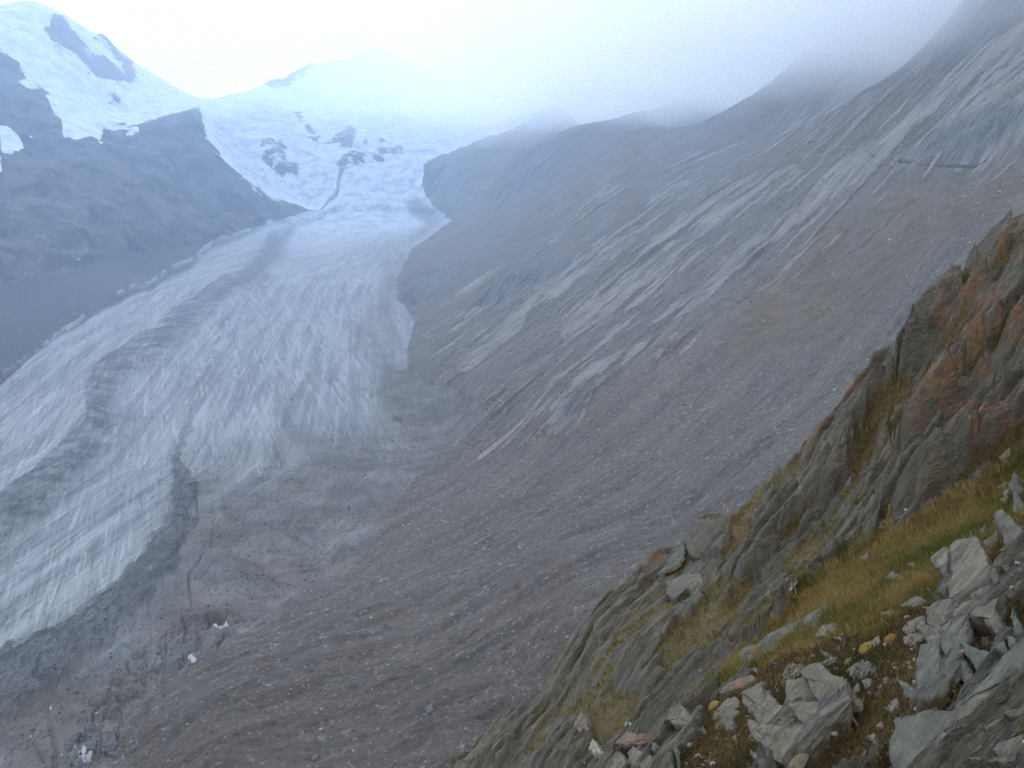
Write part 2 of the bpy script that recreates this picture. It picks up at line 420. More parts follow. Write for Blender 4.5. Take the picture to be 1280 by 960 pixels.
# relief of the glacier: clean strip stands high, moraine stands proud, cracks are cut in
zg = rel_ice.copy()
zg += np.where(right_of, 0, 1) * sst(60, 0, d_cl) * 0 + (1 - sst(0, 1, right_of * sst(0, 46, d_cl))) * 15.0 * (1 - left)
zg += med * 5.0 + left * 3
CRACK = [([(58, 882), (63, 905), (69, 935), (70, 990)], 5.0, 2.2), ([(244, 610), (247, 650), (243, 660)], 1.6, 4), ([(330, 655), (360, 668), (398, 688)], 1.2, 3),
         ([(345, 652), (380, 655), (400, 650)], 1.2, 3), ([(350, 665), (385, 645)], 1.0, 3), ([(310, 600), (350, 596), (375, 602)], 1.3, 3), ([(290, 615), (330, 600), (400, 606)], 1.2, 3),
         ([(225, 765), (232, 790), (231, 808)], 1.6, 5), ([(280, 735), (320, 748), (360, 746)], 1.2, 3),
         ([(0, 770), (80, 770), (180, 770), (250, 762)], 1.0, 2.5), ([(285, 690), (330, 712), (360, 745)], 1.2, 3), ([(268, 640), (262, 690)], 1.2, 3), ([(345, 560), (352, 585)], 1.2, 3),
         ([(255, 690), (235, 720), (240, 760)], 1.3, 3.5), ([(420, 730), (450, 715), (480, 702)], 2.2, 5), ([(480, 632), (500, 628), (530, 600)], 1.8, 4), ([(100, 850), (150, 842), (190, 850)], 1.6, 4),
         ([(520, 655), (536, 646)], 2.2, 5), ([(490, 690), (500, 683)], 2.0, 5), ([(480, 725), (490, 716)], 2.0, 4), ([(148, 800), (170, 815), (200, 812)], 1.2, 3), ([(405, 752), (440, 735)], 3.0, 6)]
crack = np.zeros_like(X)
CJU = 2.0 * fbm(X / 9, Y / 9, octv=3, seed=77); CJV = 1.5 * fbm(X / 9, Y / 9, octv=3, seed=78)
for ln, wd, dp in CRACK:
    d, t = dline(PU + CJU, PV + CJV, ln)
    m = sst(wd * .95, wd * .3, d) * (0.4 + 0.6 * sst(0, .2, t) * sst(1, .8, t))
    zg -= m * dp * .9 * (RAD < 1400); crack = np.maximum(crack, m)
# two crossing sets of short crevasses in the dirty ice of the tongue
sel = np.argwhere(is_gl & (RAD < 1500) & (RAD > 380) & (PU > -60) & (PU < 540))
sub_i = tuple(sel.T); sx_, sy_ = X[sub_i], Y[sub_i]; cut = np.zeros(len(sel))
jx = sx_ + 2.0 * fbm(sx_ / 8, sy_ / 8, octv=3, seed=79); jy = sy_ + 2.0 * fbm(sx_ / 8 + 5, sy_ / 8, octv=3, seed=79)
for k in range(170):
    c = sel[rng.integers(len(sel))]; cx, cyy = X[c[0], c[1]], Y[c[0], c[1]]
    th = (R(20) if k % 3 else R(115)) + rng.normal() * .22; L = rng.uniform(8, 42) * (cyy / 650); wd = rng.uniform(.5, 1.5) * max(1, cyy / 650)
    dx, dy = math.cos(th) * L / 2, math.sin(th) * L / 2
    near_ = (np.abs(jx - cx) < L) & (np.abs(jy - cyy) < L)
    if not near_.any(): continue
    d, t = dline(jx[near_], jy[near_], [(cx - dx, cyy - dy), (cx + dx * .1, cyy + dy * .1 + L * .05), (cx + dx, cyy + dy)])
    cut[near_] = np.maximum(cut[near_], sst(wd * 1.3, wd * .3, d) * sst(0, .25, t) * sst(1, .75, t) * rng.uniform(1, 2.6))
zg[sub_i] -= cut
# collapsed, broken edge of the tongue
BRK = [(150, 830), (210, 790), (250, 770), (290, 765), (330, 775), (290, 810), (220, 840), (170, 880), (140, 945), (95, 960), (100, 900), (130, 860)]
brk = pmask(JU, JV, BRK, 10) * (RAD < 900)
def cells(x, y, s, seed):
    """blocky pieces: every cell its own height"""
    wx = x / s + .5 * fbm(x / s, y / s, octv=2, seed=seed); wy = y / s + .5 * fbm(x / s + 9, y / s, octv=2, seed=seed + 1)
    i = np.floor(wx).astype(np.int64); j = np.floor(wy).astype(np.int64)
    h = _perm[(_perm[(i + seed) & 4095] + j) & 4095] / 4096.0
    fx = np.abs(wx - i - .5); fy = np.abs(wy - j - .5)
    return h - 1.2 * sst(.38, .5, np.maximum(fx, fy))
rel_brk = brk * (3.6 * cells(X, Y, 17, 5) + 1.6 * cells(X, Y, 7, 9) - 1)
CAVE = [(257, 768), (270, 765), (282, 770), (278, 780), (262, 780)]
cav = pmask(PU, PV, CAVE, 4) * (RAD < 900)
SNOWB = [[(264, 783), (272, 778), (283, 776), (286, 785), (272, 788)], [(234, 822), (240, 820), (249, 829), (242, 831)], [(256, 823), (262, 823), (266, 829), (259, 829)],
         [(96, 946), (106, 938), (116, 944), (104, 958)], [(62, 884), (66, 880), (64, 890)]]
sno = np.zeros_like(X)
for p in SNOWB: sno = np.maximum(sno, pmask(PU, PV, p, 1.6) * (RAD < 900))
zg = zg + rel_brk - cav * 9

# flow coordinates on the ice: across (0..1) and along
Yg = np.clip(Y, 200, 4500)
xl = np.interp(Yg, [300, 500, 900, 1400, 2200, 3000, 3700, 4300], [-900, -900, -1000, -1100, -1180, -1050, -900, -760])
xr = np.interp(Yg, [300, 470, 920, 1400, 2000, 2900, 3800, 4300], [-215, -215, -85, -150, -240, -290, -240, -330])
ac = (X - xl) / (xr - xl)

# mountain zones
ROCK = [[(55, 39), (67, 22), (78, 24), (101, 47), (111, 66), (134, 77), (148, 87), (158, 102), (144, 102), (131, 101), (114, 91), (107, 79), (94, 67), (74, 57)],
        [(121, 50), (134, 46), (148, 64), (161, 81), (166, 102), (155, 97), (151, 77), (138, 64)],
        [(-500, 60), (0, 62), (12, 72), (30, 98), (22, 106), (60, 116), (72, 150), (105, 164), (140, 156), (190, 150), (235, 138), (250, 139), (256, 165), (275, 195), (300, 222), (330, 240), (372, 262), (395, 266),
         (395, 285), (330, 305), (150, 350), (0, 385), (-500, 470)],
        [(321, 176), (338, 172), (356, 181), (366, 201), (384, 214), (372, 226), (340, 213), (324, 196)],
        [(364, 138), (374, 140), (390, 160), (404, 172), (437, 157), (470, 172), (501, 163), (508, 182), (488, 206), (462, 200), (447, 211), (425, 215), (404, 203), (385, 178)],
        [(352, 103), (372, 90), (386, 79), (390, 82), (378, 92), (356, 104)], [(336, 104), (345, 101), (352, 104), (340, 106)],
        [(130, 118), (145, 120), (152, 130), (140, 132)], [(418, 250), (426, 215), (436, 210), (430, 240)]]
ICEF = [(262, 150), (330, 130), (400, 150), (520, 140), (660, 140), (640, 160), (540, 196), (528, 215), (520, 235), (470, 235), (420, 240), (395, 262), (330, 235), (290, 210)]
icef_zone = pmask(JU, JV, ICEF, 12)
rock = np.zeros_like(X)
nzr = fbm(X / (RAD * .03), Y / (RAD * .03), Z / (RAD * .03), octv=5, seed=51)
for p in ROCK: rock = np.maximum(rock, sst(-9, 9, sdpoly(JU, JV, p) + 4 * nzr))
PATCH = [[(58, 122), (66, 122), (78, 142), (72, 146)], [(154, 162), (166, 155), (171, 158), (162, 168)], [(36, 170), (44, 167), (47, 174), (40, 178)], [(0, 150), (15, 155), (28, 185), (15, 190), (0, 185)], [(-60, 180), (2, 190), (2, 215), (-60, 230)],
         [(124, 178), (130, 175), (130, 186)], [(455, 205), (465, 198), (471, 202), (465, 210), (455, 210)], [(462, 175), (472, 177), (470, 182), (462, 181)], [(365, 200), (372, 200), (395, 218), (388, 220)],
         [(78, 150), (110, 160), (130, 158), (125, 175), (95, 178), (80, 170)]]
rock = rock * (1 - .30 * icef_zone - .5 * icef_zone * sst(-.3, .4, nzr))
for p in PATCH: rock = rock * (1 - .85 * sst(-2, 2, sdpoly(JU, JV, p) + 3 * nzr))
icef = icef_zone * (1 - rock)

zm = rel_rock * (0.25 + 1.3 * rock) + rock * octrelief([70, 36, 22], .10, 33, True, 1.0)  * np.where(is_mt, 1, 0)
zm += icef * octrelief([90, 45, 26, 16], 0.10, 140, True, 1.0) * 1.3
tS = SC / 26 + .5 * fbm(SA / 120, SC / 60, octv=3, seed=95); kS = np.floor(tS).astype(np.int64); fS = tS - kS
gS = np.floor(SA / 70 + _perm[(kS * 5) & 4095] / 400.0 + .4 * fbm(SA / 30, SC / 30, octv=2, seed=96)).astype(np.int64)
hS = _perm[(_perm[kS & 4095] + gS) & 4095] / 4096.0
stepS = np.where(fS < .82, fS / .82, (1 - fS) / .18) * (.3 + hS) * 5.0 * np.clip(slab + .35 * zone, 0, 1)
hump = sst(-.1, .6, fbm(SA / 90, SC / 45, octv=4, seed=97)) * 3.0 * sst(900, 500, RAD)
zh = stepS + hump + rel_scree * 1.5 * (1 - slab) * (1 - .3 * gr) + rel_streak * (0.40 + 0.8 * slab) + clf * (rel_rock * 1.1) + .25 * rel_rock * zone
mtw = is_mt.astype(float)
Zf = Z + np.where(is_gl, zg * gmask + (1 - gmask) * zh * .4, np.where(is_mt, zm, zh * (1 - gmask * .5)))
VERT = np.stack([X, Y, Zf], -1).reshape(-1, 3)
ii, jj = np.meshgrid(np.arange(NA - 1), np.arange(NL - 1), indexing='ij')
q = (ii * NL + jj).ravel()
FACE = np.stack([q, q + NL, q + NL + 1, q + 1], 1)
cls = np.where(is_gl, 1, np.where(is_mt, 2, 0)).ravel()
fc = cls[FACE[:, 0]]
def sub(k):
    f = FACE[fc == k]
    idx, inv = np.unique(f, return_inverse=True)
    return idx, inv.reshape(f.shape)

# ---- materials of the far terrain
def geo_pos(nt): return nt.n('ShaderNodeNewGeometry').outputs['Position']
def streak_coord(nt, p, lc, la):
    return nt.vmath('MULTIPLY', nt.attr('fall').outputs['Vector'], (1.0 / la, 1.0 / lc, 0.0))

M_hill, n, b = new_mat('scree_and_rock')
p = geo_pos(n); m = n.sep(n.attr('zones').outputs['Vector'])
n1 = n.noise(streak_coord(n, p, 40, 220), 1, 8, .62); n2 = n.noise(p, 0.045, 8, .6); n3 = n.noise(streak_coord(n, p, 6, 30), 1, 6, .65)
n4 = n.noise(p, .22, 9, .75); n5 = n.noise(streak_coord(n, p, 2.2, 9), 1, 7, .72); n6 = n.noise(streak_coord(n, p, 14, 60), 1, 9, .7, .6)
scr = n.mix(n.ramp(n1, .34, .66), (.090, .068, .050), (.166, .130, .097))
scr = n.mix(n.ramp(n2, .42, .7), scr, (.142, .114, .087))
scr = n.mix(n.ramp(n6, .50, .66, 0, .6), scr, (.215, .183, .150))
scr = n.mix(n.ramp(n6, .46, .34, 0, .7), scr, (.052, .049, .047))
scr = n.mix(n.ramp(n5, .56, .68, 0, .75), scr, (.255, .230, .203))
scr = n.mix(n.ramp(n4, .56, .64, 0, .85), scr, (.34, .308, .27))
scr = n.mix(n.ramp(n4, .45, .37, 0, .8), scr, (.040, .037, .035))
slc = n.mix(n.ramp(n6, .36, .62), (.15, .128, .110), (.31, .268, .232))
slc = n.mix(n.ramp(n5, .56, .68, 0, .7), slc, (.39, .342, .300))
slc = n.mix(n.ramp(n5, .45, .36, 0, .85), slc, (.085, .078, .077))
sbd = n.math('ADD', m[0], n.math('MULTIPLY', n.math('SUBTRACT', n6, .5), 1.5))
col = n.mix(n.ramp(sbd, .36, .56), scr, slc)
grc = n.mix(n.ramp(n2, .38, .62), (.105, .070, .030), (.16, .110, .052))
col = n.mix(n.math('MULTIPLY', m[1], n.ramp(n.noise(p, .08, 7, .65), .32, .55, .4, 1.0)), col, grc)
clc = n.mix(n.ramp(n3, .35, .65), (.075, .073, .075), (.20, .185, .175))
col = n.mix(m[2], col, clc)
n.put(b.inputs['Base Color'], col)
bump(n, b, n.math('ADD', n.math('ADD', n6, n5), n.math('MULTIPLY', n4, 1.2)), 1.0, 2.6)

M_ice, n, b = new_mat('glacier_ice', .75, .3)
p = geo_pos(n); m = n.sep(n.attr('zones').outputs['Vector']); k = n.sep(n.attr('cuts').outputs['Vector']); fl = n.attr('flow').outputs['Vector']
f1 = n.noise(n.vmath('MULTIPLY', fl, (52, .0035, 0)), 1, 7, .6, .4)
f2 = n.noise(p, .03, 8, .65); f3 = n.noise(n.vmath('MULTIPLY', fl, (190, .006, 0)), 1, 8, .7, .5)
f4 = n.noise(n.vmath('MULTIPLY', p, (.16, .07, .1)), 1, 8, .72, .8)
ice = n.mix(n.ramp(f1, .32, .66), (.13, .133, .14), (.27, .273, .28))
ice = n.mix(n.ramp(f3, .50, .70, 0, .65), ice, (.43, .435, .445))
fx_, fy_, fz_ = n.sep(p)
f5 = n.noise(n.comb(n.math('DIVIDE', n.math('ADD', n.math('MULTIPLY', fx_, .94), n.math('MULTIPLY', fy_, .33)), 6.0), n.math('DIVIDE', n.math('SUBTRACT', n.math('MULTIPLY', fx_, .33), n.math('MULTIPLY', fy_, .94)), 130), 0.0), 1, 6, .68, 1.6)
hat = n.ramp(n.sep(fl)[0], .32, .55)
ice = n.mix(n.math('MULTIPLY', hat, n.ramp(f5, .52, .68, 0, .55)), ice, (.42, .43, .445))
ice = n.mix(n.math('MULTIPLY', hat, n.ramp(f5, .47, .36, 0, .65)), ice, (.12, .125, .135))
ice = n.mix(n.ramp(f4, .43, .31, 0, .3), ice, (.14, .145, .155))
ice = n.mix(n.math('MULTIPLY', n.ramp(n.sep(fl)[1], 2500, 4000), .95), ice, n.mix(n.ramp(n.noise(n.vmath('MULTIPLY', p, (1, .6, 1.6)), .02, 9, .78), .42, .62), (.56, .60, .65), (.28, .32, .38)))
crv = n.ramp(n.noise(n.vmath('MULTIPLY', p, (.42, .075, .1)), 1, 5, .6, 1.6), .40, .33)
ice = n.mix(n.math('MULTIPLY', crv, n.ramp(f2, .4, .6, 0, .55)), ice, (.11, .12, .14))
dirt = n.mix(n.ramp(f2, .36, .64), (.078, .064, .053), (.150, .124, .102))
dirt = n.mix(n.ramp(f4, .45, .3, 0, .6), dirt, (.065, .062, .062))
dk = n.mix(n.ramp(f4, .40, .60), (.026, .026, .028), (.092, .088, .084))
dk = n.mix(n.ramp(f2, .5, .68, 0, .35), dk, (.11, .105, .10))
dk = n.mix(k[2], dk, n.mix(n.ramp(f4, .4, .62), (.016, .016, .018), (.045, .042, .041)))
fac_b = n.math('MULTIPLY', m[1], n.ramp(n.math('ADD', f3, n.math('MULTIPLY', f2, .6)), .82, 1.15, 1.0, .35))
col = n.mix(fac_b, ice, dirt)
col = n.mix(n.math('MULTIPLY', m[0], n.math('MAXIMUM', n.ramp(n.math('ADD', f3, f4), 1.0, 1.3, 1, .55), k[2])), col, dk)
col = n.mix(n.ramp(n.math('ADD', k[1], n.math('MULTIPLY', n.math('SUBTRACT', f4, .5), 2.5)), .55, .75), col, (.40, .42, .44))
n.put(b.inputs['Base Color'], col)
bump(n, b, n.math('ADD', f3, n.math('ADD', n.math('MULTIPLY', f4, .35), n.math('ADD', n.math('MULTIPLY', crv, -.8), n.math('MULTIPLY', f5, 1.2)))), .9, 2.2)

M_mtn, n, b = new_mat('rock_and_snow', .85, .2)
p = geo_pos(n); m = n.sep(n.attr('zones').outputs['Vector'])
f2 = n.noise(p, .012, 9, .62); f4 = n.noise(n.vmath('MULTIPLY', p, (.026, .026, .010)), 1, 9, .72)
rk = n.mix(n.ramp(f2, .38, .62), (.045, .045, .048), (.115, .105, .10))
rk = n.mix(n.ramp(f4, .52, .64, 0, .7), rk, (.19, .168, .15))
sw = n.mix(n.ramp(n.noise(p, .02, 8, .7), .40, .62), (.74, .78, .82), (.50, .55, .62))
icf = n.mix(n.ramp(n.noise(n.vmath('MULTIPLY', p, (1, .6, 1.6)), .02, 9, .78), .42, .62), (.56, .60, .65), (.26, .30, .36))
sw = n.mix(m[1], sw, icf)
sn = n.math('ADD', m[0], n.math('MULTIPLY', n.math('SUBTRACT', n.noise(n.vmath('MULTIPLY', p, (1, 1, .45)), .016, 9, .75), .5), 2.6))
col = n.mix(n.ramp(sn, .40, .60), sw, rk)
n.put(b.inputs['Base Color'], col)
bump(n, b, n.math('ADD', f4, f2), .9, 12)

for k, (nm, mt) in enumerate((('hillside', M_hill), ('glacier', M_ice), ('mountain', M_mtn))):
    idx, f = sub(k)
    o = mesh_obj(nm, VERT[idx], f, mt, smooth=True)
    o['kind'] = 'structure'
    if k == 0:
        set_attr(o, 'zones', np.stack([slab, gr, clf], -1).reshape(-1, 3)[idx]); set_attr(o, 'fall', np.stack([SA, SC, 0 * X], -1).reshape(-1, 3)[idx])
    if k == 1:
        set_attr(o, 'zones', np.stack([debris, brown, band], -1).reshape(-1, 3)[idx])
        set_attr(o, 'cuts', np.stack([crack, sno, left], -1).reshape(-1, 3)[idx])
        set_attr(o, 'flow', np.stack([ac, Y, 0 * X], -1).reshape(-1, 3)[idx])
    if k == 2: set_attr(o, 'zones', np.stack([rock, icef, 0 * X], -1).reshape(-1, 3)[idx])
slab_zone = slab
print('far', time.time() - T0)

# ================================================================== NEAR SPUR
nctl = [  # sky line of the spur
    (1290, 268, 37), (1215, 330, 36.5), (1180, 372, 36), (1150, 402, 36), (1090, 462, 36), (1050, 505, 36), (1005, 560, 36), (960, 580, 36), (940, 605, 35.5), (900, 637, 35), (862, 662, 34),
    (848, 690, 33.5), (812, 710, 33), (770, 742, 32.5), (720, 782, 32), (690, 822, 31), (670, 862, 30), (622, 892, 29), (590, 932, 28), (555, 962, 27),
    # foot of the rock face, grass strip
    (1290, 552, 25), (1200, 592, 24.5), (1130, 632, 24), (1070, 682, 23.5), (1000, 716, 23), (980, 737, 22.5), (1240, 420, 31), (1150, 520, 29.5), (1080, 590, 28.5), (1020, 650, 27.5),
    (1290, 640, 19), (1180, 690, 18.5), (1100, 740, 18), (1000, 800, 18.5), (910, 835, 19.5),
    (1290, 800, 14), (1290, 960, 11.5), (1150, 960, 12), (1000, 960, 13), (850, 960, 15.5), (700, 960, 20.5), (900, 900, 16.8), (1000, 880, 15.3), (1100, 860, 14.3), (1150, 780, 15.8),
    (800, 800, 25), (700, 860, 27), (640, 930, 25.5), (850, 740, 28), (950, 680, 28), (760, 900, 22),
    (1500, 960, 9), (1500, 600, 20), (1500, 150, 36), (1750, 960, 8), (1290, 1300, 8), (900, 1300, 10), (600, 1300, 14), (640, 1100, 20), (500, 1100, 23), (1290, 2200, 5), (800, 2200, 6), (1800, 300, 25),
    (300, 1200, 24), (1700, 100, 36)]
U, V, RR = map(np.array, zip(*nctl))
A_, E_ = polar(U, V); L_ = np.log(RR)
ex = []
for u, v, r in nctl[:20] + [(500, 1010, 26), (400, 1100, 25), (300, 1200, 24), (1500, 150, 36), (1700, 100, 36)]:
    for f, dv in ((1.12, 45), (1.35, 130), (1.9, 260), (3.2, 420)):
        a, e = polar(u, v + dv); ex.append((a, math.log(r * f), min(e, -.2)))
ex = np.array(ex)
nrbf = RBF(np.r_[A_, ex[:, 0]], np.r_[L_, ex[:, 1]], np.r_[E_, ex[:, 2]], c=0.04, lam=5e-4)
u_lo, u_hi = float(polar(470, 800)[0]), float(polar(1330, 500)[0])
naz = np.concatenate([np.linspace(R(-22), u_lo, 40)[:-1], np.linspace(u_lo, u_hi, 690), np.linspace(u_hi, R(60), 50)[1:]])
nlr = np.concatenate([np.linspace(math.log(5), math.log(10.5), 40)[:-1], np.linspace(math.log(10.5), math.log(40), 500)[:-1], np.linspace(math.log(40), math.log(140), 60)])
nAZ, nLR = np.meshgrid(naz, nlr, indexing='ij'); nR = np.exp(nLR)
nE = nrbf(nAZ, nLR).reshape(nAZ.shape)
nX = nR * np.sin(nAZ); nY = nR * np.cos(nAZ); nZ = nR * nE
qU, qV = proj(nX, nY, nZ)
qj = fbm(nX / .9, nY / .9, nZ / .9, octv=4, seed=203); qk = fbm(nX / .9 + 7, nY / .9, nZ / .9, octv=4, seed=213)
kU = qU + 9 * qj; kV = qV + 7 * qk
def P3(u, v, r):
    x, y, z = ray(u, v); h = math.hypot(x, y); return np.array([x, y, z]) * (r / h)
sd_ = P3(1005, 575, 35.5) - P3(640, 930, 25.5); sd_ /= np.linalg.norm(sd_)               # strike of the beds
mN = np.cross(P3(1150, 780, 15.8) - P3(850, 960, 15.5), P3(1000, 640, 28) - P3(850, 960, 15.5)); mN /= np.linalg.norm(mN)
if mN[2] < 0: mN = -mN
qd = np.cross(sd_, mN); qd /= np.linalg.norm(qd)
if qd[0] * 1.0 - qd[2] < 0: qd = -qd
AC = (1.3 * nAZ - nLR) * 22.0; AL = (nAZ + .77 * nLR) * 22.0
def strata(per, seglen, seed, edge=.14, wob=.35):
    t = AC / per + wob * fbm(AL / (per * 4), AC / (per * 2), octv=3, seed=seed)
    k = np.floor(t).astype(np.int64); f = t - k
    off = _perm[(k * 7 + seed) & 4095] / 4096.0 * 10
    g = np.floor(AL / seglen + off + .22 * fbm(AC / per, AL / per, octv=2, seed=seed + 4)).astype(np.int64)
    h = _perm[(_perm[(k + seed * 3) & 4095] + g) & 4095] / 4096.0
    saw = np.where(f < 1 - edge, f / (1 - edge), (1 - f) / edge)
    return saw * (0.25 + 0.9 * h) + 0.30 * h
def zr(x0, y0, s, pts): return [(x0 + a / s, y0 + b_ / s) for a, b_ in pts]
# vegetation zones
VG = [[(985, 724), (1040, 692), (1075, 667), (1130, 645), (1175, 616), (1215, 600), (1245, 577), (1300, 545), (1300, 625), (1268, 640), (1235, 672), (1190, 712), (1150, 738), (1100, 766), (1050, 778), (1000, 800), (950, 815), (905, 842), (895, 832), (935, 792), (975, 765), (990, 745)]]
VO = [[(905, 692), (915, 640), (945, 602), (1002, 560), (1000, 578), (960, 612), (938, 650), (922, 695)], [(925, 768), (960, 735), (1010, 680), (1045, 630), (1050, 640), (1010, 700), (960, 750), (935, 775)],
      [(1052, 610), (1068, 570), (1098, 520), (1108, 495), (1115, 505), (1095, 550), (1075, 590), (1060, 615)], [(1112, 545), (1122, 500), (1140, 470), (1145, 480), (1135, 520), (1120, 550)],
      [(1195, 350), (1240, 320), (1300, 272), (1300, 305), (1250, 340), (1205, 365)], [(1165, 440), (1195, 400), (1215, 385), (1205, 410), (1180, 450)], [(700, 890), (760, 820), (775, 820), (730, 880)],
      [(720, 875), (770, 850), (800, 862), (790, 890), (750, 925)], [(860, 760), (900, 720), (920, 725), (880, 770)], [(845, 790), (880, 750), (930, 740), (900, 775), (860, 800)], [(1180, 640), (1200, 612), (1215, 605), (1205, 625)],
      [(825, 800), (880, 775), (925, 775), (880, 800), (830, 830)]]
VS = [[(878, 872), (905, 850), (960, 815), (1010, 790), (1060, 772), (1150, 725), (1182, 738), (1180, 785), (1158, 840), (1148, 880), (1120, 905), (1085, 925), (1060, 950), (1000, 985), (940, 985), (850, 985), (838, 950), (870, 920)],
      [(1195, 790), (1215, 755), (1300, 728), (1300, 775), (1245, 800), (1205, 850), (1165, 905), (1120, 945), (1080, 985), (1040, 985), (1090, 930), (1150, 880), (1185, 830)],
      [(1180, 680), (1240, 650), (1290, 640), (1290, 660), (1220, 720), (1185, 720)]]
def zmax_(lst, soft): 
    z = np.zeros_like(nX)
    for p in lst: z = np.maximum(z, pmask(kU, kV, p, soft))
    return z
vis = (nR < 38.5); trough = 1 - np.clip(strata(1.25, 2.6, 302, .16) * 1.1, 0, 1)
grs = zmax_(VG, 6) * vis; oli = zmax_(VO, 7) * vis; scb = zmax_(VS, 8) * vis
oli = np.maximum(oli, vis * sst(.30, .55, fbm(AL / 3.2, AC / .9, octv=4, seed=330) + .45 * trough) * sst(1000, 880, qV) * (nR > 17) * .85)
OUTC = [zr(860, 780, 5.333, p) for p in ([(440, 580), (570, 520), (850, 430), (1060, 370), (1100, 590), (960, 720), (700, 900), (640, 1000), (460, 1000), (470, 740)],)] + \
       [zr(1060, 700, 5.818, p) for p in ([(655, 75), (770, 5), (1010, -60), (1050, 120), (1030, 250), (900, 450), (880, 580), (790, 800), (750, 870), (600, 960), (505, 960), (505, 810), (590, 610), (690, 350), (720, 220)],)]
outc = zmax_(OUTC, 5) * vis
scb = scb * (1 - outc); grs = grs * (1 - outc)
cover = np.clip(np.maximum.reduce([grs, oli * .9, scb]), 0, 1)
bare = 1 - cover
big = strata(3.4, 7.0, 301); mid = strata(1.25, 2.6, 302, .16); sml = strata(.42, .9, 303, .2)
n_l = fbm(nX / 3.5, nY / 3.5, nZ / 3.5, octv=3, seed=310); n_s = fbm(nX / .7, nY / .7, nZ / .7, octv=5, seed=311)
rdg = 1 - np.abs(fbm(AL / 2.6, AC / .7, octv=4, seed=312)) * 2
up = sst(700, 520, qV) * sst(980, 1040, qU)                                    # the rough face above the grass
dz = bare * (big * (.95 + .5 * up) + mid * (.45 + .25 * up) + sml * .15 + n_l * .35 + n_s * .10 + rdg * .16 * (1 + up)) + cover * (n_s * .07 + n_l * .12 + .45) - .9
far_roll = sst(38, 60, nR)
dz = (dz + .9) * (1 - .35 * sst(980, 850, qU)) * (1 - .45 * sst(33, 35.5, nR)) - .9 * (1 - .35 * sst(980, 850, qU))
flat = sst(19.5, 16.0, nR) * bare
dz = dz * (1 - .5 * flat) + .15 * flat
dz = dz * (1 - .65 * outc) - .1 * outc
nZf = nZ + dz * (1 - .3 * far_roll) + far_roll * n_l * 1.2
lich = np.clip(sst(1010, 1180, qU + .55 * (480 - qV)) * sst(.0, .55, n_l + .6 * n_s + .25 * (rdg - .5)) * (1 - grs) * sst(640, 560, qV), 0, 1)
edge_px, _ = dline(qU, qV, [(c[0], c[1]) for c in nctl[:20]])
lich = np.maximum(lich, .85 * sst(14, 4, edge_px) * sst(.1, .5, n_l + n_s) )
for p in ([(858, 690), (870, 660), (905, 640), (925, 645), (900, 660), (870, 690)], [(800, 840), (850, 815), (880, 795), (885, 802), (840, 830), (805, 850)], [(700, 895), (740, 870), (745, 875), (705, 905)],
          [(800, 900), (840, 890), (860, 892), (800, 920)], [(870, 815), (960, 775), (880, 825)]):
    lich = np.maximum(lich, .8 * pmask(kU, kV, p, 5) * sst(-.3, .3, n_s))
nV = np.stack([nX, nY, nZf], -1).reshape(-1, 3)
nNA, nNL = nX.shape
ii, jj = np.meshgrid(np.arange(nNA - 1), np.arange(nNL - 1), indexing='ij'); q = (ii * nNL + jj).ravel()
nFc = np.stack([q, q + nNL, q + nNL + 1, q + 1], 1)

SDT = tuple(float(c) for c in sd_); QDT = tuple(float(c) for c in qd); MNT = tuple(float(c) for c in mN)
def rock_nodes(n, p, beds=None, scale=1.0):
    """grey green slate with streaks along the beds"""
    a = n.vmath('DOT_PRODUCT', p, SDT); c = n.vmath('DOT_PRODUCT', p, QDT); d = n.vmath('DOT_PRODUCT', p, MNT)
    if beds is not None: a, c, d = n.sep(beds); d = n.math('MULTIPLY', d, .25)
    s1 = n.noise(n.comb(n.math('MULTIPLY', a, .9), n.math('MULTIPLY', c, 5.5), n.math('MULTIPLY', d, 5.5)), scale, 8, .62, .5)
    s2 = n.noise(p, .55 * scale, 6, .6); s3 = n.noise(p, 7 * scale, 6, .7); s4 = n.noise(n.comb(n.math('MULTIPLY', a, 2.5), n.math('MULTIPLY', c, 22), n.math('MULTIPLY', d, 22)), scale, 5, .6, .8)
    col = n.mix(n.ramp(s1, .32, .68), (.054, .054, .049), (.160, .152, .131))
    col = n.mix(n.ramp(s2, .40, .66), col, (.095, .099, .089))
    col = n.mix(n.ramp(s3, .55, .75, 0, .6), col, (.28, .262, .225))
    col = n.mix(n.ramp(s4, .42, .32, 0, .75), col, (.038, .038, .037))
    return col, s1, s2, s3, s4
M_near, n, b = new_mat('slate_rock', .82, .3)
p = geo_pos(n); z1 = n.sep(n.attr('zones').outputs['Vector']); z2 = n.sep(n.attr('tints').outputs['Vector'])
col, s1, s2, s3, s4 = rock_nodes(n, p, beds=n.attr('beds').outputs['Vector'])
col = n.mix(1.0, col, (1.06, .98, .86), 'MULTIPLY')
lc = n.mix(n.ramp(s3, .4, .62), (.15, .066, .030), (.25, .115, .05))
lf = n.math('MULTIPLY', z2[0], n.ramp(n.math('ADD', n.noise(p, 2.2, 7, .7), n.math('MULTIPLY', s1, .4)), .60, .80))
col = n.mix(n.math('MULTIPLY', lf, .85), col, lc)
yl = n.ramp(n.noise(p, 1.3, 7, .7), .60, .72, 0, .40)
col = n.mix(yl, col, (.17, .135, .065))
soil = n.mix(n.ramp(s3, .35, .65), (.040, .030, .018), (.105, .078, .042))
soil = n.mix(n.ramp(n.noise(p, 16, 4, .6), .62, .70, 0, .8), soil, (.27, .26, .235))
turf = n.mix(n.ramp(n.noise(p, 1.6, 6, .65), .38, .62), (.105, .085, .028), (.22, .155, .058))
oliv = n.mix(n.ramp(s3, .38, .62), (.070, .056, .020), (.135, .095, .036))
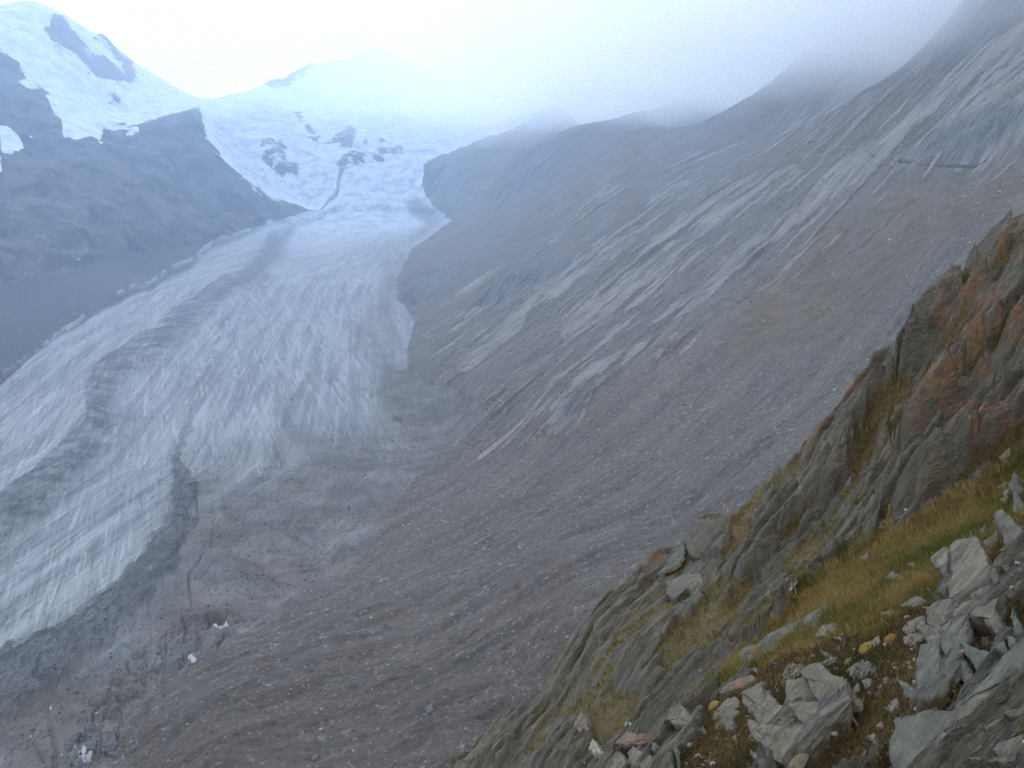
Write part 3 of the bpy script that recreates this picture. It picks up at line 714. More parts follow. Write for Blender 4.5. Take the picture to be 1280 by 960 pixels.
edge = n.math('MULTIPLY', n.math('SUBTRACT', n.noise(p, 2.6, 7, .7), .5), .9)
col = n.mix(n.ramp(n.math('ADD', z1[2], edge), .38, .58), col, soil)
col = n.mix(n.ramp(n.math('ADD', z1[1], edge), .42, .60), col, oliv)
col = n.mix(n.ramp(n.math('ADD', z1[0], edge), .38, .56), col, turf)
n.put(b.inputs['Base Color'], col)
bump(n, b, n.math('ADD', n.math('MULTIPLY', s1, 1.2), n.math('ADD', n.math('MULTIPLY', s3, .5), s4)), 1.0, .10)
spur = mesh_obj('rocky_slope', nV, nFc, M_near, smooth=True)
spur['kind'] = 'structure'
set_attr(spur, 'beds', np.stack([AL, AC, nZf], -1).reshape(-1, 3))
set_attr(spur, 'zones', np.stack([grs, oli, scb], -1).reshape(-1, 3)); set_attr(spur, 'tints', np.stack([lich, 0 * nX, 0 * nX], -1).reshape(-1, 3))
print('near', time.time() - T0)

# ------------------------------------------------------------------ hits of a line of sight on the two polar sheets
class Sheet:
    def __init__(s, az, rad, z, zb):
        s.az = az; s.r = rad; s.z = z; s.e = np.maximum.accumulate(z / rad[None, :], axis=1); s.zb = zb
    def hit(s, u, v):
        a, e = polar(u, v)
        i = int(np.clip(np.searchsorted(s.az, a), 1, len(s.az) - 1))
        if abs(s.az[i - 1] - a) < abs(s.az[i] - a): i -= 1
        j = int(np.searchsorted(s.e[i], e))
        if j <= 0 or j >= len(s.r): return None
        e0, e1 = s.e[i, j - 1], s.e[i, j]
        f = 0 if e1 <= e0 else (float(e) - e0) / (e1 - e0)
        r = s.r[j - 1] + f * (s.r[j] - s.r[j - 1])
        return np.array([r * math.sin(a), r * math.cos(a), r * float(e)])
    def zat(s, x, y, base=False):
        a = math.atan2(x, y); r = math.hypot(x, y)
        i = int(np.clip(np.searchsorted(s.az, a), 1, len(s.az) - 1)); j = int(np.clip(np.searchsorted(s.r, r), 1, len(s.r) - 1))
        z = s.zb if base else s.z
        fi = (a - s.az[i - 1]) / (s.az[i] - s.az[i - 1]); fj = (r - s.r[j - 1]) / (s.r[j] - s.r[j - 1])
        fi = min(max(fi, 0), 1); fj = min(max(fj, 0), 1)
        return (z[i - 1, j - 1] * (1 - fi) * (1 - fj) + z[i, j - 1] * fi * (1 - fj) + z[i - 1, j] * (1 - fi) * fj + z[i, j] * fi * fj)
    def normal(s, x, y, h):
        gx = (s.zat(x + h, y, True) - s.zat(x - h, y, True)) / (2 * h); gy = (s.zat(x, y + h, True) - s.zat(x, y - h, True)) / (2 * h)
        v = np.array([-gx, -gy, 1.0]); return v / np.linalg.norm(v)
near = Sheet(naz, np.exp(nlr), nZf, nZ)
farS = Sheet(az, np.exp(lr), Zf, Z)

# ------------------------------------------------------------------ materials of loose things
def stone_mat(name, tone=(1, 1, 1), red=0.0, lich=0.25, scale=1.6):
    m, n, b = new_mat(name, .8, .3)
    p = geo_pos(n)
    col, s1, s2, s3, s4 = rock_nodes(n, p, scale=1.0)
    col = n.mix(1.0, col, (tone[0] * 1.05, tone[1] * .98, tone[2] * .87), 'MULTIPLY')
    if red: col = n.mix(n.ramp(n.noise(p, 3.5, 6, .7), .42, .62, 0, red), col, (.24, .105, .062))
    if lich: col = n.mix(n.ramp(n.noise(p, 5, 7, .7), .60, .72, 0, lich), col, (.23, .165, .08))
    n.put(b.inputs['Base Color'], col)
    bump(n, b, n.math('ADD', n.math('MULTIPLY', s1, 1.0), n.math('ADD', n.math('MULTIPLY', s3, .6), s4)), 1.0, .06)
    return m
M_st = {'grey': stone_mat('grey_stone', (1.0, .98, .94)), 'pale': stone_mat('pale_stone', (1.2, 1.15, 1.06)), 'green': stone_mat('grey_green_slate', (.95, .98, .93), lich=.12),
        'blue': stone_mat('blue_grey_slate', (.92, .98, .99), lich=.05), 'red': stone_mat('rust_red_stone', (1.05, .97, .92), red=.7), 'warm': stone_mat('warm_stone', (1.22, 1.13, .97), lich=.3),
        'white': stone_mat('white_quartz', (2.2, 2.1, 2.0), lich=0), 'lichen': stone_mat('lichen_stone', (.70, .66, .60), red=.16, lich=.3)}
dust, n, b = new_mat('dirty_ice_block', .85, .2)
p = geo_pos(n)
n.put(b.inputs['Base Color'], n.mix(n.ramp(n.noise(p, .4, 6, .65), .38, .62), (.05, .05, .053), (.13, .12, .115))); bump(n, b, n.noise(p, 1.2, 6, .7), 1, .8)

def slab(name, poly, thick, mat, sheet=near, parent=None, lift=0.0, sink=.35, dome=.25, rough=.06, seed=None, tilt=.0):
    """block of rock with the outline traced on the ground, real thickness, ragged edges and an uneven top"""
    rs = np.random.default_rng(int(abs(poly[0][0] * 13 + poly[0][1] * 7 + poly[1][0])) if seed is None else seed)
    pts = [sheet.hit(u, v) for u, v in poly]
    pts = [q for q in pts if q is not None]
    if len(pts) < 3: return None
    pts = np.array(pts)
    # a line of sight that slips past an edge would stretch the block: keep depths near the middle one
    rr = np.hypot(pts[:, 0], pts[:, 1]); md = np.median(rr)
    span = np.ptp([q[0] for q in poly]) + np.ptp([q[1] for q in poly])
    lim = md * max(.02, min(.10, span / F * 1.6))
    sc = np.clip(rr, md - lim, md + lim) / rr
    pts = pts * sc[:, None]
    c = pts.mean(0)
    size = float(np.mean(np.linalg.norm(pts - c, axis=1)))
    N = sheet.normal(c[0], c[1], max(size, .3))
    vw = -c / np.linalg.norm(c)
    thick = thick * (.36 if lift < .1 and size > .28 else .9)
    N = N * .88 + vw * .12 + rs.normal(size=3) * tilt; N /= np.linalg.norm(N)
    ax = np.cross(N, [0.31, .2, .93]); ax /= np.linalg.norm(ax); ay = np.cross(N, ax)
    p2 = np.stack([(pts - c) @ ax, (pts - c) @ ay], 1)
    area = 0.5 * np.sum(p2[:, 0] * np.roll(p2[:, 1], -1) - p2[:, 1] * np.roll(p2[:, 0], -1))
    if area < 0: p2 = p2[::-1]
    # resample the outline
    seg = np.linalg.norm(np.roll(p2, -1, 0) - p2, axis=1); per = seg.sum()
    nseg = max(len(p2) * 2, min(40, int(len(p2) * 4)))
    out = []
    for i in range(len(p2)):
        k = max(1, int(round(nseg * seg[i] / per)))
        for t in range(k): out.append(p2[i] + (p2[(i + 1) % len(p2)] - p2[i]) * (t / k))
    o2 = np.array(out); o2 += rs.normal(size=o2.shape) * size * rough * .55
    m = len(o2); thick = thick * size
    sdl = np.array([sd_ @ ax, sd_ @ ay]); sdl /= max(np.linalg.norm(sdl), 1e-6); qdl = np.array([-sdl[1], sdl[0]])
    ctr = o2.mean(0)
    verts = []
    rings = ((1.08, -sink * 1.6, 0), (1.03, 0.30, .03), (1.0, .80, .05), (.93, 1.0, .06), (.72, 1.0 + dome * .5, .10), (.45, 1.0 + dome * .8, .10), (.2, 1.0 + dome, .10))
    so = rs.uniform(0, 100)
    for kf, hf, nz in rings:
        q2 = ctr + (o2 - ctr) * kf
        cr = (q2 @ qdl) / size; al = (q2 @ sdl) / size
        st = np.floor(cr * 2.6 + .5 * perlin(al * 1.5 + so, cr * 1.5) + so)      # steps along the beds
        hh = _perm[st.astype(np.int64) & 4095] / 4096.0 - .5
        h = thick * hf + (hh * .30 * thick + perlin(al * 2.3 + so, cr * 2.3 + 4) * size * nz * 1.2) * (1 if hf > .5 else 0)
        verts.append(c + q2[:, :1] * ax + q2[:, 1:] * ay + N * (h + lift * size)[:, None])
    V_ = np.vstack(verts + [[c + ax * ctr[0] + ay * ctr[1] + N * (thick * (1 + dome) + lift * size)]])
    f = []
    for k in range(len(rings) - 1):
        for i in range(m):
            a0 = k * m + i; a1 = k * m + (i + 1) % m
            f.append((a0, a1, a1 + m)); f.append((a0, a1 + m, a0 + m))
    top = (len(rings) - 1) * m
    for i in range(m): f.append((top + i, top + (i + 1) % m, len(rings) * m))
    org = c.copy()
    o = mesh_obj(name, V_ - org, f, mat)
    if parent is None: o.location = org
    else: o.location = org - np.array(parent.location)
    if parent: o.parent = parent
    return o
Za = lambda *p: zr(1060, 700, 5.818, p)
Zb = lambda *p: zr(860, 780, 5.333, p)
Zc = lambda *p: zr(1060, 780, 5.333, p)
Zd = lambda *p: zr(1060, 560, 5.818, p)
Ze = lambda *p: zr(860, 680, 5.818, p)
Zg = lambda *p: zr(700, 790, 5.818, p)
Zh = lambda *p: zr(780, 620, 5.818, p)
def empty(name, uv, sheet=near):
    o = bpy.data.objects.new(name, None); COL.objects.link(o); o.location = sheet.hit(*uv); o.empty_display_size = .3
    return o
def outcrop(label, uv, blocks, cat='rock outcrop'):
    e = tag(empty('rock_outcrop', uv), label, cat)
    for pl, th, mt in blocks: slab('ledge' if th <= .2 else 'rock_block', pl, th, M_st[mt], parent=e, sink=.5, dome=.12)
    return e
outcrop('big upright grey outcrop split into blocks, beside the brown scrub below the grass', (1180, 770), [
    (Za((655, 75), (770, 5), (790, 20), (780, 130), (720, 210), (700, 150)), .30, 'pale'),
    (Za((795, 0), (1010, -60), (1045, 110), (1030, 230), (900, 285), (745, 285), (722, 230), (782, 130)), .34, 'pale'),
    (Za((742, 292), (900, 292), (1010, 262), (990, 310), (870, 370), (760, 470), (715, 545), (640, 545), (650, 460), (690, 360)), .34, 'pale'),
    (Za((640, 555), (700, 560), (690, 620), (600, 650), (590, 610)), .42, 'grey'),
    (Za((572, 670), (688, 632), (690, 700), (660, 840), (600, 950), (510, 960), (505, 820)), .34, 'blue'),
    (Za((702, 600), (900, 440), (890, 560), (840, 680), (800, 780), (760, 860), (692, 865), (702, 720)), .24, 'blue'),
    (Za((1048, 120), (1100, 105), (1112, 170), (1062, 200)), .4, 'grey'), (Za((850, 440), (960, 360), (960, 380), (880, 450)), .3, 'grey')])
outcrop('low broad pale outcrop jointed into square blocks, under a round yellow moss cushion', (990, 900), [
    (Zb((455, 590), (570, 530), (620, 560), (690, 620), (740, 690), (700, 718), (480, 728), (460, 660)), .26, 'warm'),
    (Zb((625, 545), (740, 482), (850, 452), (868, 528), (760, 588), (705, 600)), .28, 'warm'),
    (Zb((722, 612), (870, 534), (880, 580), (850, 650), (800, 670), (752, 650)), .26, 'warm'),
    (Zb((855, 432), (960, 392), (1050, 382), (1078, 450), (960, 530), (892, 568)), .26, 'warm'),
    (Zb((470, 738), (700, 725), (752, 702), (720, 800), (560, 868), (490, 832)), .24, 'warm'),
    (Zb((478, 912), (560, 866), (600, 880), (590, 990), (470, 990)), .26, 'grey'),
    (Zb((600, 985), (622, 885), (752, 795), (905, 685), (1095, 595), (1090, 620), (965, 705), (825, 815), (705, 895), (650, 985)), .16, 'grey'),
    (Zb((885, 600), (1080, 485), (1090, 512), (965, 602), (880, 660)), .2, 'grey')])
outcrop('dark overhanging crag with rust orange lichen on its top, above the scree', (880, 690), [
    (Zh((478, 390), (482, 310), (560, 210), (640, 185), (690, 230), (750, 250), (740, 400), (700, 470), (640, 480), (520, 470)), .16, 'lichen'),
    (Zh((195, 480), (330, 350), (470, 320), (474, 400), (445, 530), (350, 570), (240, 590), (200, 560)), .16, 'green')])
outcrop('cracked warm grey rock band ending in square blocks, left of the mossy hollow', (800, 930), [
    (Zg((300, 905), (450, 882), (498, 910), (490, 990), (310, 990)), .35, 'warm'), (Zg((522, 932), (580, 892), (670, 912), (645, 985), (525, 985)), .3, 'pale'),
    (Zg((785, 730), (782, 650), (920, 590), (970, 612), (958, 650), (830, 720)), .25, 'warm'), (Zg((400, 860), (540, 795), (760, 692), (775, 730), (665, 775), (560, 832), (420, 885)), .16, 'red')])
LB = [  # name, outline, thickness, kind, label, category, group
    ('boulder', Za((955, 540), (1000, 470), (1090, 410), (1170, 380), (1180, 410), (1150, 470), (1110, 530), (1040, 555)), .5, 'pale', 'pale angular boulder perched over a dark gap between two slate ribs', 'boulder', None, .35),
    ('boulder', Za((400, 515), (440, 465), (520, 440), (575, 430), (582, 540), (540, 550), (470, 560), (415, 555)), .4, 'pale', 'larger upper one of two grey boulders touching in the brown scrub', 'boulder', None, .06),
    ('boulder', Za((420, 600), (470, 572), (560, 562), (585, 580), (530, 620), (470, 650), (430, 630)), .45, 'pale', 'smaller lower one of two grey boulders touching in the brown scrub', 'boulder', None, .06),
    ('flat_stone', Zb((235, 490), (280, 440), (380, 380), (460, 370), (455, 410), (380, 450), (260, 500)), .28, 'red', 'long flat slab with a rust red edge lying by the scrub', 'rock slab', None, .25),
    ('boulder', Zb((170, 650), (200, 600), (280, 530), (350, 530), (355, 600), (300, 660), (190, 725)), .42, 'warm', 'warm grey boulder right beside a golden moss cushion', 'boulder', None, .05),
    ('boulder', Zb((390, 510), (480, 460), (560, 460), (530, 520), (440, 585), (400, 560)), .35, 'grey', 'grey wedge of rock at the top corner of the jointed outcrop', 'boulder', None, .05),
    ('flat_stone', Zb((625, 420), (650, 330), (690, 280), (820, 285), (760, 340), (640, 425)), .3, 'pale', 'pale pointed slab alone in the scrub with a grassy rim', 'rock slab', None, .08),
    ('flat_stone', Zb((880, 120), (930, 60), (1015, 15), (1000, 70), (940, 110)), .3, 'pale', 'pale narrow slab leaning at the upper rim of the brown scrub', 'rock slab', None, .08),
    ('flat_stone', Zb((900, 285), (1000, 225), (1020, 250), (940, 292)), .3, 'pale', 'thin pale stone beside the olive green moss cushion', 'stone', None, .08),
    ('boulder', Zb((1070, 330), (1180, 240), (1250, 290), (1170, 390), (1090, 370)), .4, 'grey', 'grey blocky boulder below the golden moss cushion with rubble beside it', 'boulder', None, .05),
    ('flat_stone', Zd((190, 840), (270, 790), (380, 745), (350, 790), (240, 842)), .3, 'warm', 'long pinkish stone lying in the golden grass strip', 'stone', None, .1),
    ('flat_stone', Zd((325, 545), (380, 510), (465, 470), (440, 500), (340, 552)), .3, 'grey', 'dark thin slab lying in the grass close under the rock face', 'rock slab', None, .1),
    ('boulder', Zd((1120, 420), (1160, 350), (1220, 310), (1213, 380), (1170, 445)), .45, 'pale', 'pale boulder leaning on the big block at the grass edge', 'boulder', None, .05),
    ('boulder', Zd((1217, 370), (1290, 285), (1300, 545), (1217, 500)), .45, 'grey', 'big grey block at the lower edge of the grass', 'boulder', None, .05),
    ('boulder', Ze((700, 305), (735, 288), (772, 292), (760, 318), (712, 335)), .5, 'white', 'small whitish stone balanced at the tip of the grass strip', 'stone', None, .15),
    ('flat_stone', Ze((740, 332), (775, 305), (848, 305), (815, 338)), .4, 'blue', 'blue grey flat stone balanced beside the whitish one at the grass tip', 'stone', None, .15),
    ('boulder', Ze((865, 270), (905, 230), (950, 235), (920, 270), (890, 282)), .4, 'blue', 'blue grey stone half sunk in the tip of the grass', 'stone', None, .05),
    ('flat_stone', Zg((125, 720), (150, 650), (240, 630), (215, 740), (175, 760)), .35, 'warm', 'square tan slab stuck to the dark rock below the crag', 'rock slab', None, .05),
    ('boulder', Zg((235, 905), (275, 830), (300, 850), (292, 925)), .5, 'white', 'white quartz lump at the end of the cracked rock band', 'stone', None, .05),
    ('boulder', Zg((668, 850), (710, 825), (735, 855), (715, 890), (680, 872)), .4, 'blue', 'blue grey stone in the hollow between warm blocks', 'stone', None, .05),
    ('flat_stone', Zg((810, 930), (920, 890), (912, 960), (810, 965)), .35, 'pale', 'pale triangular slab in the mossy hollow', 'rock slab', None, .05),
    ('flat_stone', Zh((330, 740), (350, 690), (450, 640), (560, 600), (600, 640), (470, 730), (380, 780)), .35, 'grey', 'grey slab fallen below the dark overhanging crag', 'rock slab', None, .02),
    ('boulder', Zc((485, 600), (560, 540), (620, 590), (600, 660), (500, 730), (470, 725)), .4, 'blue', 'rounded blue grey boulder in the moss between outcrop and rib', 'boulder', None, .04),
    ('boulder', Zc((388, 440), (435, 415), (442, 500), (405, 522)), .45, 'blue', 'small upright blue grey stone at the foot of the big outcrop', 'stone', None, .04),
    ('flat_stone', Zc((255, 580), (350, 505), (352, 570), (300, 612)), .35, 'blue', 'blue grey slab in the moss under the rubble', 'rock slab', None, .04),
    ('rock_rib', Zc((340, 960), (470, 790), (620, 690), (700, 610), (790, 510), (880, 440), (980, 320), (1190, 150), (1190, 260), (1040, 355), (1000, 445), (930, 525), (850, 605), (760, 705), (640, 805), (500, 910), (440, 980)), .16, 'green', 'long smooth slate rib climbing beside the red brown moss', 'rock rib', None, .0),
    ('rock_rib', Ze((190, 950), (420, 790), (640, 695), (800, 585), (1010, 480), (1115, 470), (1000, 585), (700, 745), (450, 950)), .12, 'green', 'long narrow slate rib between the grass tip and the scrub', 'rock rib', None, .0)]
for nm, pl, th, mt, lb, ct, gp, lf in LB:
    o = slab(nm, pl, th, M_st[mt], lift=lf * .5, sink=.45, tilt=.04)
    if o: tag(o, lb, ct, gp)
GRP = [  # look-alikes: outlines, kind, label, group
    ('stone', 'blue', 'blue grey slate chunk in the red brown moss beside the perched boulder', 'slate chunks below the perched boulder', [
        Za((1180, 500), (1280, 475), (1270, 520), (1190, 590)), Za((1095, 650), (1170, 640), (1165, 680), (1100, 710)), Za((930, 750), (1040, 665), (1030, 720), (950, 820)), Za((1175, 610), (1230, 595), (1230, 640), (1180, 650)),
        Za((835, 860), (880, 800), (930, 800), (920, 880), (850, 920)), Za((1100, 370), (1180, 358), (1150, 392)), Za((985, 430), (1040, 400), (1030, 450), (990, 470)), Za((985, 590), (1050, 585), (1030, 630), (990, 650))]),
    ('stone', 'pale', 'small pale stone in the brown scrub', 'small pale stones in the scrub', [
        Zb((820, 160), (880, 150), (850, 182)), Zb((820, 385), (860, 375), (855, 400)), Zb((300, 790), (340, 765), (335, 815)), Zb((260, 700), (340, 680), (330, 740), (280, 750)), Zb((908, 215), (948, 212), (930, 238)), Zb((980, 180), (1025, 160), (1020, 190)),
        Za((185, 615), (245, 580), (245, 620), (200, 650)), Za((360, 395), (412, 350), (400, 385)), Za((250, 415), (350, 400), (340, 425), (270, 432)), Za((560, 385), (600, 350), (608, 378)), Za((400, 242), (445, 238), (440, 266)), Za((585, 255), (625, 250), (625, 272)),
        Za((425, 765), (465, 745), (460, 778)), Za((410, 380), (530, 310), (620, 288), (600, 312), (500, 372)), Zc((170, 790), (205, 770), (215, 800), (180, 822)), Zc((235, 860), (282, 840), (275, 890), (245, 892)), Zc((195, 700), (242, 668), (240, 705), (205, 722)), Zc((690, 430), (740, 415), (740, 450), (700, 456)),
        Zb((440, 330), (480, 320), (470, 345)), Zb((500, 400), (520, 395), (515, 412)), Zb((560, 270), (600, 265), (590, 285)), Zb((1085, 135), (1105, 140), (1100, 155)), Zb((790, 205), (822, 195), (815, 220)), Zb((990, 95), (1040, 100), (1030, 128), (995, 120)), Zb((760, 400), (812, 370), (790, 415))]),
    ('stone', 'warm', 'small tan stone lying in the golden grass', 'stones in the grass strip', [
        Zd((220, 620), (290, 590), (272, 612)), Zd((835, 495), (910, 480), (870, 508)), Zd((1040, 200), (1080, 172), (1112, 190), (1075, 216)), Zd((1095, 312), (1180, 288), (1140, 322)), Zd((625, 732), (680, 705), (660, 738)), Zd((460, 882), (515, 868), (490, 894)), Zd((1110, 105), (1200, 20), (1190, 62), (1130, 112)),
        Zd((790, 630), (840, 603), (830, 624)), Zd((268, 562), (310, 538), (300, 564)), Zd((110, 830), (185, 785), (150, 840)), Za((290, 180), (360, 120), (430, 150), (400, 182)), Zd((810, 520), (840, 505), (835, 525))]),
    ('stone', 'grey', 'grey stone in the rubble above the big upright outcrop', 'rubble at the head of the big outcrop', [
        Zd((840, 700), (880, 650), (895, 660), (865, 716)), Zd((1060, 578), (1130, 540), (1110, 582)), Zd((1160, 592), (1222, 573), (1190, 616)), Zd((968, 652), (1032, 608), (1010, 652)), Zd((1000, 730), (1060, 680), (1105, 650), (1100, 720), (1040, 770)), Zd((1165, 690), (1220, 620), (1290, 590), (1290, 720), (1200, 800), (1165, 780)),
        Zd((940, 770), (1000, 740), (990, 780)), Zd((885, 680), (925, 650), (915, 690)), Zd((1120, 460), (1155, 450), (1140, 475)), Zd((1130, 890), (1180, 875), (1185, 900), (1150, 915)), Zd((1230, 890), (1280, 880), (1275, 920), (1240, 925))]),
    ('stone', 'grey', 'grey rock fragment in the rubble right of the jointed outcrop', 'rubble beside the jointed outcrop', [
        Zc((120, 410), (175, 385), (170, 430), (130, 460)), Zc((205, 430), (240, 410), (235, 450), (210, 455)), Zc((245, 385), (290, 375), (285, 420), (250, 425)), Zc((40, 460), (95, 420), (90, 460), (50, 490)), Zc((130, 470), (165, 460), (160, 490)), Zc((190, 480), (225, 460), (220, 485), (195, 505)), Zc((75, 520), (120, 510), (115, 532)),
        Zc((0, 600), (35, 580), (40, 615), (10, 625)), Zc((70, 610), (95, 585), (100, 630), (80, 640)), Zc((160, 330), (200, 310), (195, 345), (165, 355))]),
    ('flat_stone', 'green', 'slate ledge stepping down from the long smooth rib', 'slate ledges below the rib', [
        Zc((740, 930), (890, 820), (905, 832), (785, 935)), Zc((1040, 600), (1175, 560), (1175, 600), (1090, 640)), Zc((1000, 890), (1060, 840), (1180, 770), (1180, 835), (1030, 912)), Zc((560, 820), (640, 740), (690, 760), (640, 820), (580, 850)), Zc((700, 750), (800, 660), (832, 690), (750, 772)),
        Zc((850, 960), (1000, 930), (1120, 870), (1180, 850), (1180, 900), (1050, 965)), Zc((900, 700), (1000, 640), (1030, 650), (930, 720)), Zc((1060, 760), (1170, 690), (1175, 720), (1080, 780))])]
for nm, mt, lb, gp, lst in GRP:
    for i, pl in enumerate(lst):
        o = slab(nm, pl, .55 if nm == 'stone' else .22, M_st[mt], lift=.03, sink=.5, tilt=.06)
        if o: tag(o, lb, 'stone' if nm == 'stone' else 'rock slab', gp)
# broken blocks at the edge of the ice
Zi = lambda *p: zr(0, 780, 5.333, p)
for pl in (Zi((565, 800), (610, 770), (650, 800), (640, 850), (580, 850)), Zi((655, 812), (700, 770), (780, 770), (790, 810), (740, 850), (680, 870)), Zi((600, 760), (620, 690), (650, 720), (690, 760), (640, 772)), Zi((470, 935), (540, 908), (580, 940), (520, 975)),
           Zi((700, 860), (790, 850), (800, 880), (740, 890)), Zi((435, 790), (520, 740), (545, 760), (470, 850), (440, 860))):
    o = slab('ice_block', pl, .7, dust, sheet=farS, sink=.8, dome=.3)
    if o: tag(o, 'dark dirt covered ice block at the broken glacier edge by the wide crack', 'ice block', 'broken ice blocks at the glacier edge')

# ------------------------------------------------------------------ moss cushions
def cushion_mat(name, c0, c1):
    m, n, b = new_mat(name, .95, .1); p = geo_pos(n)
    n.put(b.inputs['Base Color'], n.mix(n.ramp(n.noise(p, 30, 5, .7), .35, .65), c0, c1)); bump(n, b, n.noise(p, 45, 4, .7), 1, .02); return m
M_gold = cushion_mat('golden_moss', (.14, .09, .022), (.25, .165, .045)); M_olive = cushion_mat('olive_moss', (.10, .085, .018), (.20, .175, .04)); M_rust = cushion_mat('rust_moss', (.13, .068, .022), (.21, .115, .038))
def cushion(uv, rpx, mat, label):
    c = near.hit(*uv); r = 1.22 * rpx / F * np.linalg.norm(c); N = near.normal(c[0], c[1], .4)
    ax = np.cross(N, [0, 0.2, 1]); ax /= np.linalg.norm(ax); ay = np.cross(N, ax)
    v = []; f = []; K, M = 7, 18
    for k in range(K):
        th = math.pi * .62 * (k + .5) / K
        for i in range(M):
            ph = 2 * math.pi * i / M
            d = np.array([math.sin(th) * math.cos(ph), math.sin(th) * math.sin(ph), math.cos(th)])
            s = r * (1 + .16 * float(perlin(d[0] * 3 + c[0], d[1] * 3, d[2] * 3)) + random.uniform(-.03, .03))
            v.append((ax * d[0] + ay * d[1]) * s + N * (d[2] * s * .75))
    v.append(N * r * .78)
    for k in range(K - 1):
        for i in range(M):
            a = k * M + i; b_ = k * M + (i + 1) % M
            f += [(a, a + M, b_ + M), (a, b_ + M, b_)]
    for i in range(M): f.append((i, (i + 1) % M, K * M))
    o = mesh_obj('moss_cushion', v, f, mat, smooth=True); o.location = c
    tag(o, label, 'moss cushion')
cushion((1085, 812.5), 9.0, M_gold, 'largest golden moss cushion, resting above a grey blocky boulder')
cushion((1062.5, 829), 6.2, M_olive, 'olive green moss cushion beside the thin pale stone')
cushion((1025.5, 858.5), 6.2, M_gold, 'round yellow moss cushion growing on the jointed pale outcrop')
cushion((894.7, 885), 8.0, M_gold, 'golden brown moss cushion beside a warm grey boulder')
cushion((1114, 801), 7.4, M_rust, 'rust orange moss cushion on the bare scrub')
cushion((1124, 755), 4.2, M_olive, 'tiny yellow green moss cushion near the flat stones in the scrub')

# ------------------------------------------------------------------ grass and dwarf shrubs
def leaf_mat(name, cols):
    m, n, b = new_mat(name, .8, .15)
    t = n.attr('tint').outputs['Fac']
    c = n.mix(n.ramp(t, 0, .35, kind='LINEAR'), cols[0], cols[1]); c = n.mix(n.ramp(t, .35, .7, kind='LINEAR'), c, cols[2]); c = n.mix(n.ramp(t, .7, 1, kind='LINEAR'), c, cols[3])
    n.put(b.inputs['Base Color'], c)
    tr = n.n('ShaderNodeBsdfTranslucent'); n.put(tr.inputs[0], c)
    mxs = n.n('ShaderNodeMixShader'); mxs.inputs[0].default_value = .3
    out = m.node_tree.nodes['Material Output']
    n.t.links.new(b.outputs[0], mxs.inputs[1]); n.t.links.new(tr.outputs[0], mxs.inputs[2]); n.t.links.new(mxs.outputs[0], out.inputs[0])
    return m
def scatter(mask, count):
    """random places on the near slope, evenly by ground area"""
    mk = mask[:-1, :-1] * (nR[:-1, :-1] ** 2) * np.diff(nlr)[None, :] * np.diff(naz)[:, None]
    pr = mk.ravel() / mk.sum(); idx = rng.choice(len(pr), count, p=pr)
    i, j = np.divmod(idx, mk.shape[1]); fa = rng.random(count); fb = rng.random(count)
    out = []
    def at(G): return G[i, j] * (1 - fa) * (1 - fb) + G[i + 1, j] * fa * (1 - fb) + G[i, j + 1] * (1 - fa) * fb + G[i + 1, j + 1] * fa * fb
    return np.stack([at(nX), at(nY), at(nZf)], 1)
def blades(name, pts, per, hgt, wid, spread, lean, mat, tint_fn, label, cat):
    k = len(pts); B = k * per
    base = np.repeat(pts, per, 0) + np.c_[rng.normal(size=(B, 2)) * spread, np.zeros(B)]
    h = hgt * rng.uniform(.45, 1.25, B); a = rng.uniform(0, 2 * np.pi, B)
    ld = rng.normal(size=(B, 3)) * .45 + np.array(lean); ld[:, 2] = 0
    tip = base + ld * h[:, None] * .8 + np.c_[np.zeros((B, 2)), h]
    w_ = np.c_[np.cos(a), np.sin(a), np.zeros(B)] * wid * rng.uniform(.6, 1.4, B)[:, None]
    base[:, 2] -= .03
    midp = base * .45 + tip * .55 + np.c_[np.zeros((B, 2)), h * .12]
    V_ = np.stack([base - w_, base + w_, midp + w_ * .7, tip], 1).reshape(-1, 3)
    q = np.arange(B) * 4
    f = np.concatenate([np.stack([q, q + 1, q + 2], 1), np.stack([q, q + 2, q + 3], 1)])
    o = mesh_obj(name, V_, f, mat)
    t = np.clip(np.repeat(tint_fn(pts), per) + rng.normal(size=B) * .14, 0, 1)
    set_attr(o, 'tint', np.repeat(t, 4)); tag(o, label, cat, kind='stuff')
    return o
M_grass = leaf_mat('dry_grass', ((.075, .085, .02), (.155, .135, .036), (.27, .19, .065), (.35, .25, .10)))
M_shrub = leaf_mat('dwarf_shrub_leaf', ((.050, .046, .016), (.10, .078, .030), (.13, .082, .034), (.19, .145, .055)))
tg = lambda q: np.clip(.52 + .55 * fbm(q[:, 0] / 1.6, q[:, 1] / 1.6, octv=3, seed=401) + .10 * (rng.random(len(q)) - .5), 0, 1)
g1 = scatter(np.where(grs > .45, 1, 0), 9500)
blades('grass', g1, 9, .135, .010, .06, (-.35, -.25, 0), M_grass, tg, 'golden and green mountain grass in the strip under the rock face', 'grass')
g2 = scatter(np.where(oli > .5, 1, 0), 5200)
blades('ledge_grass', g2, 8, .13, .010, .06, (-.3, -.2, 0), M_grass, lambda q: tg(q) - .12, 'olive brown grass growing in the clefts of the rock', 'grass')
g3 = scatter(np.where(scb > .5, 1, 0), 8500)
blades('dwarf_shrub_cover', g3, 9, .038, .016, .06, (0, 0, 0), M_shrub, tg, 'low brown dwarf shrubs and moss between the stones', 'ground cover')
g4 = scatter(np.where((cover < .3) & (nR < 37) & (strata(1.25, 2.6, 302, .16) < .25), 1, 0), 1500)
blades('crevice_grass', g4, 7, .10, .009, .06, (-.2, -.2, 0), M_grass, lambda q: tg(q) - .1, 'thin tufts growing in cracks of the bare slate', 'grass')
